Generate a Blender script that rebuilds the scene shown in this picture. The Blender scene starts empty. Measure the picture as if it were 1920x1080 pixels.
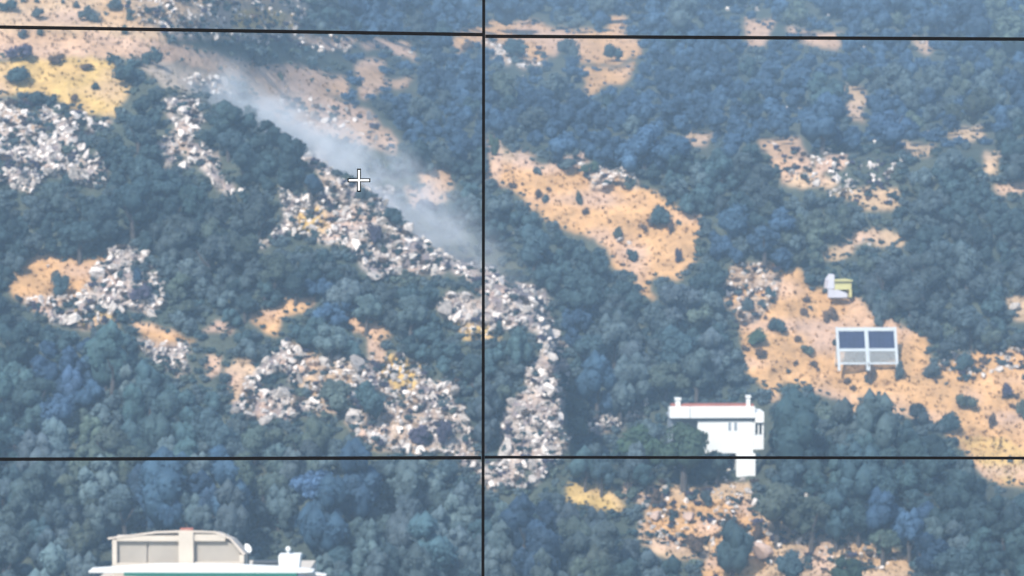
import bpy, math, random
import numpy as np
from mathutils import Vector, Matrix

random.seed(7)
RNG = np.random.default_rng(7)
scene = bpy.context.scene
COL = scene.collection
R = math.radians

# ------------------------------------------------------------------ camera
PITCH = R(-3.0)
TANH = 0.1536                        # tan of half the horizontal field of view
cam_d = bpy.data.cameras.new('camera')
cam = bpy.data.objects.new('camera', cam_d)
COL.objects.link(cam)
cam.location = (0, 0, 0)
cam.rotation_euler = (R(90) + PITCH, 0, 0)
cam_d.sensor_width = 36.0
cam_d.angle = 2 * math.atan(TANH)
cam_d.clip_start = 0.1
cam_d.clip_end = 12000
cam_d.dof.use_dof = True             # focused on the near screen joints, the hillside is a touch soft
cam_d.dof.focus_distance = 5.4
cam_d.dof.aperture_fstop = cam_d.lens / 4.6   # 4.6 mm opening
scene.camera = cam

# ------------------------------------------------------------------ sky, sun, exposure
SUN_EL, SUN_AZ = R(42), R(206)       # azimuth clockwise from +Y: behind the camera, to its left
world = bpy.data.worlds.new('World')
scene.world = world
world.use_nodes = True
wn = world.node_tree
sky = wn.nodes.new('ShaderNodeTexSky')
sky.sky_type = 'NISHITA'
sky.sun_disc = False
sky.sun_elevation = SUN_EL
sky.sun_rotation = SUN_AZ
wn.links.new(sky.outputs[0], wn.nodes['Background'].inputs[0])
wn.nodes['Background'].inputs[1].default_value = 0.12
sun_d = bpy.data.lights.new('sun', 'SUN')
sun_d.energy = 3.6
sun_d.angle = R(0.5)
sun_d.color = (1.0, 0.955, 0.89)
sun = bpy.data.objects.new('sun', sun_d)
COL.objects.link(sun)
to_sun = Vector((math.sin(SUN_AZ) * math.cos(SUN_EL), math.cos(SUN_AZ) * math.cos(SUN_EL), math.sin(SUN_EL)))
sun.rotation_euler = to_sun.to_track_quat('Z', 'Y').to_euler()
scene.view_settings.view_transform = 'Standard'
scene.view_settings.look = 'None'
scene.view_settings.gamma = 1.0
scene.view_settings.use_curve_mapping = False
scene.view_settings.exposure = 1.0
scene.render.engine = 'CYCLES'
scene.cycles.use_denoising = True
scene.cycles.max_bounces = 6
scene.cycles.volume_bounces = 1
scene.cycles.transparent_max_bounces = 8

# ------------------------------------------------------------------ picture <-> place
CP, SP = math.cos(PITCH), math.sin(PITCH)


def ray(u, v):
    dx = (np.asarray(u, float) - 960) / 960 * TANH
    dy = (540 - np.asarray(v, float)) / 960 * TANH
    return np.stack([dx, CP - dy * SP, SP + dy * CP], -1)


def P(u, v, t):
    r = ray(u, v)
    return r * np.asarray(t, float)[..., None] if np.ndim(r) > 1 else r * t


def px(t):
    return t * TANH / 960


def smooth(a, b, x):
    x = np.clip((np.asarray(x, float) - a) / (b - a), 0, 1)
    return x * x * (3 - 2 * x)


GRIDS = {}


def vnoise(x, y, seed):
    x = np.asarray(x, float) + 1000.0
    y = np.asarray(y, float) + 1000.0
    if seed not in GRIDS:
        GRIDS[seed] = np.random.default_rng(seed).random((256, 256))
    g = GRIDS[seed]
    xi, yi = np.floor(x).astype(int), np.floor(y).astype(int)
    fx, fy = x - xi, y - yi
    fx, fy = fx * fx * (3 - 2 * fx), fy * fy * (3 - 2 * fy)
    a, b = g[xi % 256, yi % 256], g[(xi + 1) % 256, yi % 256]
    c, d = g[xi % 256, (yi + 1) % 256], g[(xi + 1) % 256, (yi + 1) % 256]
    return (a * (1 - fx) + b * fx) * (1 - fy) + (c * (1 - fx) + d * fx) * fy - 0.5


CREST_U = [-900, 150, 250, 330, 450, 560, 610, 690, 760, 830, 920, 1000, 1030, 1046, 1062, 1080, 1250, 1420, 1450, 1520, 1640, 1750, 1850, 1920, 2820]
CREST_V = [60, 70, 108, 150, 222, 285, 305, 350, 425, 478, 515, 560, 620, 700, 800, 862, 872, 870, 820, 815, 830, 850, 915, 950, 1200]


CRAG = []                            # raster of the rocky ground, filled in once its outlines are known


def depth(u, v):
    """distance of the hillside along the view axis; a ridge steps down into the gully behind it"""
    u = np.asarray(u, float)
    v = np.asarray(v, float)
    t = np.where(v < 1080, 230 + 0.05 * (1080 - v), 230 - 0.122 * (v - 1080))
    vc = np.interp(u, CREST_U, CREST_V)
    vc = vc + 10 * vnoise(u / 35, 0 * u, 3) + 6 * vnoise(u / 11, 0 * u, 4)
    j = 34 * smooth(230, 640, u)
    t = t + j / (1 + np.exp(np.clip((v - vc) / 4.0, -40, 40)))
    w = smooth(380, 1000, u)
    t = t + (0.03 + 0.42 * w) * np.clip(300 - v, 0, 700) + 0.18 * np.clip(-v, 0, 700)
    t = t + 2.4 * vnoise(u / 130, v / 110, 5) + 0.8 * vnoise(u / 40, v / 30, 6) + 0.22 * vnoise(u / 12, v / 9, 8)
    if CRAG:
        i = np.clip(((u + 300) // 4).astype(int), 0, CRAG[0].shape[1] - 1)
        j_ = np.clip(((v + 200) // 4).astype(int), 0, CRAG[0].shape[0] - 1)
        t = t - CRAG[0][j_, i] * (2.1 * np.abs(vnoise(u / 19, v / 13, 11)) + 1.5 * np.abs(vnoise(u / 9 + v / 30, v / 8, 12)))
    return t


def ground(u, v):
    return P(np.asarray(u, float), np.asarray(v, float), depth(u, v))


def G(u, v):
    return Vector(ground(np.array([u]), np.array([v]))[0])


def inside(poly, u, v):
    p = np.asarray(poly, float)
    u = np.asarray(u, float)
    v = np.asarray(v, float)
    res = np.zeros(u.shape, bool)
    n = len(p)
    for i in range(n):
        x0, y0 = p[i]
        x1, y1 = p[(i + 1) % n]
        if y0 == y1:
            continue
        c = ((y0 > v) != (y1 > v)) & (u < (x1 - x0) * (v - y0) / (y1 - y0) + x0)
        res ^= c
    return res


# land cover, traced as outlines on the hillside: bare earth, then rocky ground
OCHRE, ORANGE, PINK, STONY, ROCK, SAND = (0.47, 0.315, 0.105), (0.46, 0.265, 0.115), (0.44, 0.29, 0.195), (0.29, 0.24, 0.19), (0.245, 0.195, 0.175), (0.42, 0.29, 0.175)
EARTH = [
    (SAND, [(-900, -90), (230, -90), (250, 30), (330, 62), (300, 92), (150, 80), (0, 62), (-900, 40)]),
    (STONY, [(225, -90), (560, -90), (575, 30), (560, 62), (450, 75), (330, 70), (240, 40)]),
    (PINK, [(-900, 45), (0, 55), (160, 62), (330, 80), (430, 108), (560, 128), (640, 143), (658, 182), (600, 180), (500, 158), (400, 140), (330, 118), (230, 105), (100, 110), (-900, 90)]),
    (OCHRE, [(-900, 95), (0, 112), (100, 108), (215, 112), (240, 140), (232, 182), (215, 215), (150, 207), (100, 185), (0, 178), (-900, 170)]),
    (STONY, [(255, 105), (300, 112), (335, 125), (420, 150), (455, 175), (440, 190), (400, 180), (350, 172), (300, 160), (280, 140)]),
    (PINK, [(470, 148), (540, 165), (610, 182), (690, 212), (748, 262), (742, 292), (650, 272), (540, 240), (480, 200)]),
    (PINK, [(668, 118), (720, 108), (722, 148), (770, 150), (765, 172), (730, 163), (702, 178), (676, 184)]),
    (PINK, [(680, 78), (760, 80), (775, 112), (755, 100), (700, 92)]),
    (OCHRE, [(430, 22), (500, 15), (560, 28), (565, 55), (500, 52), (440, 45)]),
    (ORANGE, [(862, 58), (905, 50), (930, 35), (1010, 38), (1040, 60), (1130, 55), (1142, 33), (1168, 33), (1172, 62), (1202, 82), (1203, 108), (1165, 118), (1120, 118), (1080, 112), (1070, 92), (1055, 88), (1045, 112), (1022, 98), (1012, 122), (975, 118), (980, 96), (930, 85), (905, 82), (866, 98), (850, 80)]),
    (ORANGE, [(1093, 122), (1150, 127), (1197, 120), (1182, 157), (1150, 157), (1105, 182), (1098, 150)]),
    (PINK, [(915, 262), (938, 262), (948, 288), (1000, 306), (1040, 300), (1092, 284), (1104, 298), (1090, 318), (1000, 326), (985, 360), (932, 352), (908, 338)]),
    (ORANGE, [(940, 300), (1000, 318), (1095, 315), (1182, 322), (1192, 345), (1270, 385), (1314, 410), (1302, 490), (1280, 527), (1240, 512), (1217, 525), (1224, 566), (1205, 556), (1195, 515), (1150, 492), (1140, 466), (1070, 432), (1012, 402), (985, 362), (935, 345)]),
    (ORANGE, [(1368, 495), (1500, 500), (1512, 535), (1600, 555), (1645, 590), (1740, 640), (1748, 682), (1850, 656), (1960, 650), (2200, 640), (2200, 900), (1935, 905), (1888, 912), (1840, 890), (1800, 840), (1760, 800), (1690, 775), (1650, 745), (1610, 745), (1595, 790), (1570, 745), (1530, 730), (1470, 722), (1445, 755), (1410, 712), (1400, 662), (1365, 570)]),
    (OCHRE, [(1800, 820), (1880, 820), (1930, 850), (1900, 905), (1850, 885)]),
    (OCHRE, [(1063, 905), (1100, 898), (1150, 915), (1172, 950), (1166, 962), (1110, 952), (1063, 940)]),
    (SAND, [(1170, 905), (1300, 910), (1400, 898), (1412, 930), (1400, 950), (1425, 962), (1440, 985), (1475, 1000), (1500, 1010), (1560, 1025), (1640, 1010), (1700, 1050), (1740, 1110), (1310, 1110), (1332, 1030), (1200, 1020), (1205, 950), (1170, 935)]),
    (ORANGE, [(1205, 945), (1300, 940), (1392, 930), (1442, 985), (1455, 1062), (1350, 1100), (1305, 1100), (1340, 1022), (1212, 1000)]),
    (SAND, [(1290, 252), (1330, 248), (1322, 268), (1295, 270)]), (SAND, [(1715, 70), (1750, 74), (1742, 94), (1720, 90)]), (SAND, [(1785, 248), (1840, 240), (1836, 262), (1800, 268)]),
    (PINK, [(1530, 300), (1580, 296), (1576, 318), (1540, 322)]), (SAND, [(1600, 440), (1640, 436), (1640, 452), (1606, 456)]), (PINK, [(560, 70), (660, 72), (650, 90), (590, 86)]),
    (SAND, [(1470, 330), (1530, 325), (1560, 345), (1500, 352)]), (SAND, [(545, 640), (610, 668), (668, 690), (660, 775), (600, 780), (560, 720)]), (SAND, [(650, 800), (700, 760), (760, 790), (740, 840), (690, 838)]), (SAND, [(420, 690), (470, 660), (480, 720), (440, 760)]),
    (SAND, [(1420, 962), (1500, 990), (1610, 1008), (1640, 1030), (1580, 1040), (1480, 1020), (1420, 992)]),
    (SAND, [(1440, 1035), (1520, 1018), (1600, 1040), (1700, 1052), (1730, 1110), (1440, 1110)]), (SAND, [(1205, 1005), (1300, 1012), (1335, 1030), (1320, 1050), (1230, 1036)]),
    (PINK, [(690, 640), (715, 636), (720, 668), (698, 672)]), (SAND, [(945, 285), (1000, 290), (990, 302), (950, 300)]),
    (PINK, [(1440, 275), (1490, 264), (1512, 310), (1470, 332)]),
    (SAND, [(1575, 362), (1672, 358), (1668, 380), (1622, 392)]),
    (SAND, [(1848, 288), (1876, 290), (1872, 322), (1852, 318)]),
    (SAND, [(1590, 168), (1622, 174), (1618, 228), (1600, 212)]),
    (PINK, [(1402, 38), (1446, 38), (1428, 82), (1412, 80)]),
    (PINK, [(1490, 60), (1570, 70), (1560, 86), (1510, 82)]),
    (PINK, [(1878, 345), (1960, 335), (1960, 360), (1890, 358)]),
    (SAND, [(1882, 555), (1960, 550), (1960, 605), (1900, 600)]),
    (SAND, [(1545, 468), (1600, 452), (1600, 472), (1560, 482)]),
    (SAND, [(1640, 436), (1686, 438), (1684, 458), (1650, 458)]),
    (SAND, [(1690, 270), (1750, 275), (1740, 295), (1700, 290)]),
    (ORANGE, [(25, 520), (70, 480), (150, 488), (215, 478), (190, 530), (160, 560), (60, 590), (28, 560)]),
    (OCHRE, [(150, 585), (212, 595), (215, 615), (160, 614)]),
    (ORANGE, [(262, 612), (320, 620), (352, 636), (325, 648), (275, 635)]),
    (PINK, [(384, 622), (412, 604), (436, 614), (430, 624)]),
    (ORANGE, [(462, 575), (480, 590), (540, 556), (582, 560), (577, 582), (532, 592), (515, 632), (488, 618)]),
    (ORANGE, [(648, 598), (690, 604), (728, 626), (702, 637), (662, 620)]),
    (PINK, [(385, 672), (410, 668), (405, 700), (390, 712)]),
    (OCHRE, [(552, 395), (600, 388), (632, 410), (622, 437), (560, 442)]),
    (OCHRE, [(862, 612), (905, 610), (932, 634), (900, 640), (872, 632)]),
    (OCHRE, [(735, 672), (780, 690), (775, 720), (745, 730), (720, 700)]),
    (PINK, [(765, 355), (830, 350), (832, 378), (780, 385)]),
    (PINK, [(785, 322), (840, 325), (848, 352), (800, 350)]),
]
for i, (c, p) in enumerate(EARTH):                       # the smallest patches show a little larger than their outlines
    q = np.array(p, float)
    ar = 0.5 * abs(np.sum(q[:, 0] * np.roll(q[:, 1], -1) - q[:, 1] * np.roll(q[:, 0], -1)))
    if ar < 3200:
        q = (q - q.mean(0)) * 1.3 + q.mean(0)
        EARTH[i] = (c, [tuple(x) for x in q])
ROCKS = [
    ('on the rocky shoulder below the yellow terrace', [(-200, 190), (60, 188), (110, 208), (160, 213), (212, 232), (165, 262), (150, 300), (200, 288), (192, 345), (140, 348), (100, 322), (60, 362), (30, 350), (-200, 320)]),
    ('in the outcrop between dark trees below the track', [(308, 180), (345, 168), (388, 222), (362, 240), (350, 270), (402, 280), (406, 320), (442, 350), (422, 367), (370, 312), (320, 322), (298, 270), (330, 240)]),
    ('on the pale ridge around the crosshair', [(555, 288), (605, 278), (618, 322), (650, 345), (722, 350), (752, 400), (762, 442), (720, 430), (700, 470), (650, 482), (622, 452), (540, 442), (488, 462), (530, 412), (522, 352), (560, 362), (592, 372), (600, 335), (580, 305)]),
    ('on the lower ridge crossing the vertical screen joint', [(762, 440), (830, 474), (900, 490), (962, 525), (1000, 545), (990, 612), (940, 612), (930, 637), (872, 627), (822, 592), (835, 553), (902, 560), (850, 505), (780, 512), (700, 516), (650, 482), (700, 440)]),
    ('on the narrow neck at the tip of the ridge', [(978, 535), (1018, 535), (1034, 600), (1062, 660), (1040, 690), (1015, 660), (988, 610)]),
    ('on the crumbling spur right of the vertical joint', [(980, 690), (1015, 670), (1046, 640), (1066, 700), (1052, 760), (1072, 832), (1042, 872), (992, 916), (900, 908), (888, 872), (945, 862), (945, 800), (970, 740)]),
    ('on the scree slope left of the vertical joint', [(650, 690), (690, 670), (750, 668), (787, 690), (800, 712), (860, 712), (872, 780), (897, 850), (907, 902), (880, 890), (850, 850), (780, 850), (700, 832), (655, 802), (660, 750), (720, 740)]),
    ('in the stony gap amid the left wood', [(438, 772), (480, 690), (540, 640), (600, 672), (665, 680), (672, 730), (640, 765), (602, 775), (500, 794)]),
    ('scattered over the stony clearing in the left wood', [(140, 560), (200, 470), (242, 455), (292, 500), (302, 530), (322, 572), (282, 592), (240, 580), (215, 612), (160, 614), (50, 592), (30, 560), (110, 560)]),
    ('in the stony gully below the left clearing', [(252, 640), (350, 640), (352, 702), (330, 706), (268, 662)]),
    ('on the bank left of the white house', [(1160, 760), (1212, 750), (1192, 790), (1120, 812), (1098, 800)]),
    ('on the terraced bank below the white house', [(1170, 905), (1300, 908), (1400, 862), (1422, 900), (1412, 950), (1430, 1000), (1320, 1030), (1200, 1020), (1205, 960)]),
    ('on the open bank at the lower right', [(1420, 980), (1560, 1010), (1640, 1010), (1700, 1060), (1560, 1080), (1440, 1060)]),
    ('on the stony scrubland above the dirt track', [(225, -90), (560, -90), (572, 60), (700, 100), (620, 100), (450, 72), (330, 66), (240, 40)]),
    ('below the dirt track where the smoke drifts', [(330, 140), (400, 150), (455, 178), (440, 192), (380, 178)]),
    ('on the pale slope behind the smoke', [(520, 180), (600, 198), (690, 222), (735, 265), (720, 282), (600, 245), (520, 215)]),
    ('on the bright clearing below the upper screen joint', [(905, 75), (1010, 85), (1020, 118), (985, 128), (930, 118)]),
    ('at the upper edge of the big orange clearing', [(1085, 300), (1185, 320), (1192, 350), (1110, 350), (1085, 325)]),
    ('on the bluish far hillside at the upper right', [(1440, 265), (1500, 275), (1590, 300), (1680, 300), (1680, 390), (1590, 380), (1480, 330)]),
    ('at the top left of the right hand slope', [(1368, 495), (1470, 498), (1450, 560), (1420, 600), (1380, 610), (1365, 570)]),
    ('along the slope top at the right border', [(1750, 660), (1920, 648), (1940, 690), (1790, 720)]),
]
BLUISH = [[(80, 660), (175, 650), (170, 760), (110, 770)], [(270, 880), (430, 860), (430, 1010), (260, 1000)], [(600, 890), (710, 880), (700, 1000), (620, 1010)],  # trees here get bluish leaves; on the far hill this stands for haze
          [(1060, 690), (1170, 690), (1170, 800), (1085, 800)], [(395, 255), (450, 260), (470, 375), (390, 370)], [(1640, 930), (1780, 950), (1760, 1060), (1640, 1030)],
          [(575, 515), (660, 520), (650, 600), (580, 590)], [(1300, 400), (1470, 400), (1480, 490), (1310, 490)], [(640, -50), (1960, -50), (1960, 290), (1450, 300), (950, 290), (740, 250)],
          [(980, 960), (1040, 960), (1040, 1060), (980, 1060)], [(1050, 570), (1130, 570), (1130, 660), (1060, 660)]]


def warp(u, v, k=1.0):
    u = np.asarray(u, float)
    v = np.asarray(v, float)
    return (u + k * (10 * vnoise(u / 14, v / 12, 21) + 16 * vnoise(u / 34, v / 30, 22)), v + k * (8 * vnoise(u / 14, v / 12, 23) + 13 * vnoise(u / 34, v / 30, 24)))


def clump(u, v):
    return vnoise(np.asarray(u, float) / 31, np.asarray(v, float) / 24, 77) + 0.5 * vnoise(np.asarray(u, float) / 13, np.asarray(v, float) / 11, 78)


def rocky(poly, u, v):
    a, b_ = warp(u, v, 1.35)
    return inside(poly, a, b_) & (clump(u, v) > (-0.42 if any(poly is ROCKS[k][1] for k in (2, 3, 4, 5, 6)) else -0.24))


def open_ground(u, v):
    m = np.zeros(np.shape(u), bool)
    a, b_ = warp(u, v)
    for _, p in EARTH:
        m |= inside(p, a, b_)
    for _, p in ROCKS:
        m |= rocky(p, u, v)
    return m


_gx, _gy = np.meshgrid(np.arange(-298, 2300, 4.0), np.arange(-198, 1300, 4.0))
_m = np.zeros(_gx.shape)
SPARSE = (11, 12, 13, 15, 18, 20)            # earth with scattered stones rather than outcrop
for _n, (_q, _p) in enumerate(ROCKS):
    _m = np.maximum(_m, rocky(_p, _gx, _gy) * (.35 if _n in SPARSE else 1.0))
for _ in range(2):
    _m[1:-1, 1:-1] = (_m[1:-1, 1:-1] * 2 + _m[:-2, 1:-1] + _m[2:, 1:-1] + _m[1:-1, :-2] + _m[1:-1, 2:]) / 6
CRAG.append(_m)


# ------------------------------------------------------------------ materials
def material(name):
    m = bpy.data.materials.new(name)
    m.use_nodes = True
    nt = m.node_tree
    b = nt.nodes['Principled BSDF']
    return m, nt, b


def simple(name, c, rough=0.8, spec=0.25, var=0.12, scale=3.0, metal=0.0, bump=0.0, seed_random=False):
    m, nt, b = material(name)
    N, L = nt.nodes, nt.links
    tc = N.new('ShaderNodeTexCoord')
    no = N.new('ShaderNodeTexNoise')
    no.inputs['Scale'].default_value = scale
    no.inputs['Detail'].default_value = 5
    no.inputs['Roughness'].default_value = 0.62
    L.new(tc.outputs['Object'], no.inputs['Vector'])
    mr = N.new('ShaderNodeMapRange')
    mr.inputs[1].default_value = 0.3
    mr.inputs[2].default_value = 0.7
    mr.inputs[3].default_value = 1 - var
    mr.inputs[4].default_value = 1 + var
    L.new(no.outputs[0], mr.inputs[0])
    mx = N.new('ShaderNodeVectorMath')
    mx.operation = 'SCALE'
    mx.inputs[0].default_value = c[:3]
    fac = mr.outputs[0]
    if seed_random:
        oi = N.new('ShaderNodeObjectInfo')
        m2 = N.new('ShaderNodeMapRange')
        m2.inputs[3].default_value = 0.45
        m2.inputs[4].default_value = 1.38
        ge = N.new('ShaderNodeNewGeometry')
        ad = N.new('ShaderNodeMath')
        ad.operation = 'ADD'
        L.new(oi.outputs['Random'], ad.inputs[0])
        L.new(ge.outputs['Random Per Island'], ad.inputs[1])
        fr = N.new('ShaderNodeMath')
        fr.operation = 'FRACT'
        L.new(ad.outputs[0], fr.inputs[0])
        L.new(fr.outputs[0], m2.inputs[0])
        mu = N.new('ShaderNodeMath')
        mu.operation = 'MULTIPLY'
        L.new(fac, mu.inputs[0])
        L.new(m2.outputs[0], mu.inputs[1])
        fac = mu.outputs[0]
    L.new(fac, mx.inputs['Scale'])
    L.new(mx.outputs[0], b.inputs['Base Color'])
    b.inputs['Roughness'].default_value = rough
    b.inputs['Specular IOR Level'].default_value = spec
    b.inputs['Metallic'].default_value = metal
    if bump:
        bp = N.new('ShaderNodeBump')
        bp.inputs['Strength'].default_value = bump
        bp.inputs['Distance'].default_value = 0.1
        L.new(no.outputs[0], bp.inputs['Height'])
        L.new(bp.outputs[0], b.inputs['Normal'])
    return m


def foliage_material(name, from_attr=False):
    m, nt, b = material(name)
    N, L = nt.nodes, nt.links
    if from_attr:
        src = N.new('ShaderNodeAttribute')
        src.attribute_name = 'albedo'
    else:
        src = N.new('ShaderNodeObjectInfo')
    ge = N.new('ShaderNodeNewGeometry')
    no = N.new('ShaderNodeTexNoise')
    no.inputs['Scale'].default_value = 0.85
    no.inputs['Detail'].default_value = 3
    L.new(ge.outputs['Position'], no.inputs['Vector'])
    mr = N.new('ShaderNodeMapRange')
    mr.inputs[1].default_value = 0.3
    mr.inputs[2].default_value = 0.7
    mr.inputs[3].default_value = 0.72
    mr.inputs[4].default_value = 1.3
    L.new(no.outputs[0], mr.inputs[0])
    mx = N.new('ShaderNodeVectorMath')
    mx.operation = 'SCALE'
    L.new(src.outputs['Color'], mx.inputs[0])
    L.new(mr.outputs[0], mx.inputs['Scale'])
    L.new(mx.outputs[0], b.inputs['Base Color'])
    b.inputs['Roughness'].default_value = 0.75
    b.inputs['Specular IOR Level'].default_value = 0.2
    tr = N.new('ShaderNodeBsdfTranslucent')
    L.new(mx.outputs[0], tr.inputs['Color'])
    ms = N.new('ShaderNodeMixShader')
    ms.inputs[0].default_value = 0.42
    L.new(b.outputs[0], ms.inputs[1])
    L.new(tr.outputs[0], ms.inputs[2])
    L.new(ms.outputs[0], N['Material Output'].inputs['Surface'])
    return m


M_LEAF = foliage_material('leaf_tinted')
M_LEAF_MASS = foliage_material('leaf_mass', True)
M_BARK = simple('bark', (0.07, 0.062, 0.056), 0.9, 0.1, 0.3, 6)
M_ROCK = simple('limestone', (0.50, 0.445, 0.40), 0.9, 0.15, 0.34, 2.6, bump=0.5, seed_random=True)
M_ROCK_PINK = simple('pink_stone', (0.40, 0.285, 0.225), 0.9, 0.15, 0.2, 1.2, bump=0.4)
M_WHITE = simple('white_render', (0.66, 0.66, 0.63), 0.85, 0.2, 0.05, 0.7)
M_CREAM = simple('cream_render', (0.52, 0.455, 0.375), 0.85, 0.2, 0.06, 0.6)
M_BEIGE = simple('beige_bay', (0.33, 0.295, 0.25), 0.85, 0.2, 0.08, 0.8)  # darker beige for the panels set into the facade bays
M_GREEN = simple('green_paint', (0.010, 0.13, 0.095), 0.5, 0.4, 0.1, 2)
M_TERRA = simple('terracotta', (0.32, 0.12, 0.085), 0.85, 0.2, 0.2, 1.5)
M_GREY = simple('shade_and_pane_grey', (0.22, 0.25, 0.28), 0.7, 0.3, 0.15, 2)  # shade of the soffit gap as a colour; also side wall and panes
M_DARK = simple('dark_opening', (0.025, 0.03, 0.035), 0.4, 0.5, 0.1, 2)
M_PANEL = simple('blue_glass', (0.014, 0.021, 0.058), 0.45, 0.25, 0.25, 1.2)
M_METAL = simple('white_painted_steel', (0.40, 0.43, 0.44), 0.5, 0.4, 0.06, 2)
M_MESHGREY = simple('grey_grille', (0.30, 0.31, 0.30), 0.7, 0.3, 0.15, 3)
M_YELLOW = simple('yellow_plaster', (0.50, 0.46, 0.20), 0.85, 0.2, 0.12, 0.9)
M_LILAC = simple('lilac_plaster', (0.50, 0.49, 0.53), 0.85, 0.2, 0.08, 0.9)
M_BLACK = simple('black_bezel', (0.004, 0.004, 0.005), 0.7, 0.1, 0.05, 20)
M_MARK = simple('white_mark', (0.82, 0.82, 0.82), 0.6, 0.2, 0.02, 20)

# ground: land cover colours with crevice shade painted in, broken up by grain, stones and dry tufts
M_GROUND, nt, b = material('hillside_earth')
N, L = nt.nodes, nt.links
at = N.new('ShaderNodeAttribute')
at.attribute_name = 'albedo'
tc = N.new('ShaderNodeTexCoord')
n1 = N.new('ShaderNodeTexNoise')
n1.inputs['Scale'].default_value = 0.45
n1.inputs['Detail'].default_value = 8
n1.inputs['Roughness'].default_value = 0.68
L.new(tc.outputs['Object'], n1.inputs['Vector'])
n2 = N.new('ShaderNodeTexNoise')
n2.inputs['Scale'].default_value = 2.3
n2.inputs['Detail'].default_value = 6
L.new(tc.outputs['Object'], n2.inputs['Vector'])
r1 = N.new('ShaderNodeMapRange')
r1.inputs[1].default_value, r1.inputs[2].default_value = 0.3, 0.7
r1.inputs[3].default_value, r1.inputs[4].default_value = 0.74, 1.24
L.new(n1.outputs[0], r1.inputs[0])
r2 = N.new('ShaderNodeMapRange')
r2.inputs[1].default_value, r2.inputs[2].default_value = 0.32, 0.46
r2.inputs[3].default_value, r2.inputs[4].default_value = 0.72, 1.0
L.new(n2.outputs[0], r2.inputs[0])
mu = N.new('ShaderNodeMath')
mu.operation = 'MULTIPLY'
L.new(r1.outputs[0], mu.inputs[0])
L.new(r2.outputs[0], mu.inputs[1])
sc_ = N.new('ShaderNodeVectorMath')
sc_.operation = 'SCALE'
L.new(at.outputs['Color'], sc_.inputs[0])
L.new(mu.outputs[0], sc_.inputs['Scale'])
L.new(sc_.outputs[0], b.inputs['Base Color'])
b.inputs['Roughness'].default_value = 0.95
b.inputs['Specular IOR Level'].default_value = 0.1
bp = N.new('ShaderNodeBump')
bp.inputs['Strength'].default_value = 0.6
bp.inputs['Distance'].default_value = 0.25
L.new(n2.outputs[0], bp.inputs['Height'])
L.new(bp.outputs[0], b.inputs['Normal'])


# ------------------------------------------------------------------ helpers
def mesh_obj(name, verts, faces, mat, parent=None, smooth_=False):
    me = bpy.data.meshes.new(name)
    me.from_pydata([tuple(map(float, v)) for v in verts], [], [tuple(f) for f in faces])
    me.materials.append(mat)
    if smooth_:
        me.polygons.foreach_set('use_smooth', [True] * len(me.polygons))
    me.update()
    o = bpy.data.objects.new(name, me)
    COL.objects.link(o)
    if parent:
        o.parent = parent
    return o


def tag(o, label=None, cat=None, group=None, kind=None):
    if label: o['label'] = label
    if cat: o['category'] = cat
    if group: o['group'] = group
    if kind: o['kind'] = kind
    return o


def empty(name, loc, rz=0.0):
    o = bpy.data.objects.new(name, None)
    o.empty_display_size = 0.3
    COL.objects.link(o)
    o.location = loc
    o.rotation_euler = (0, 0, rz)
    return o


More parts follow.
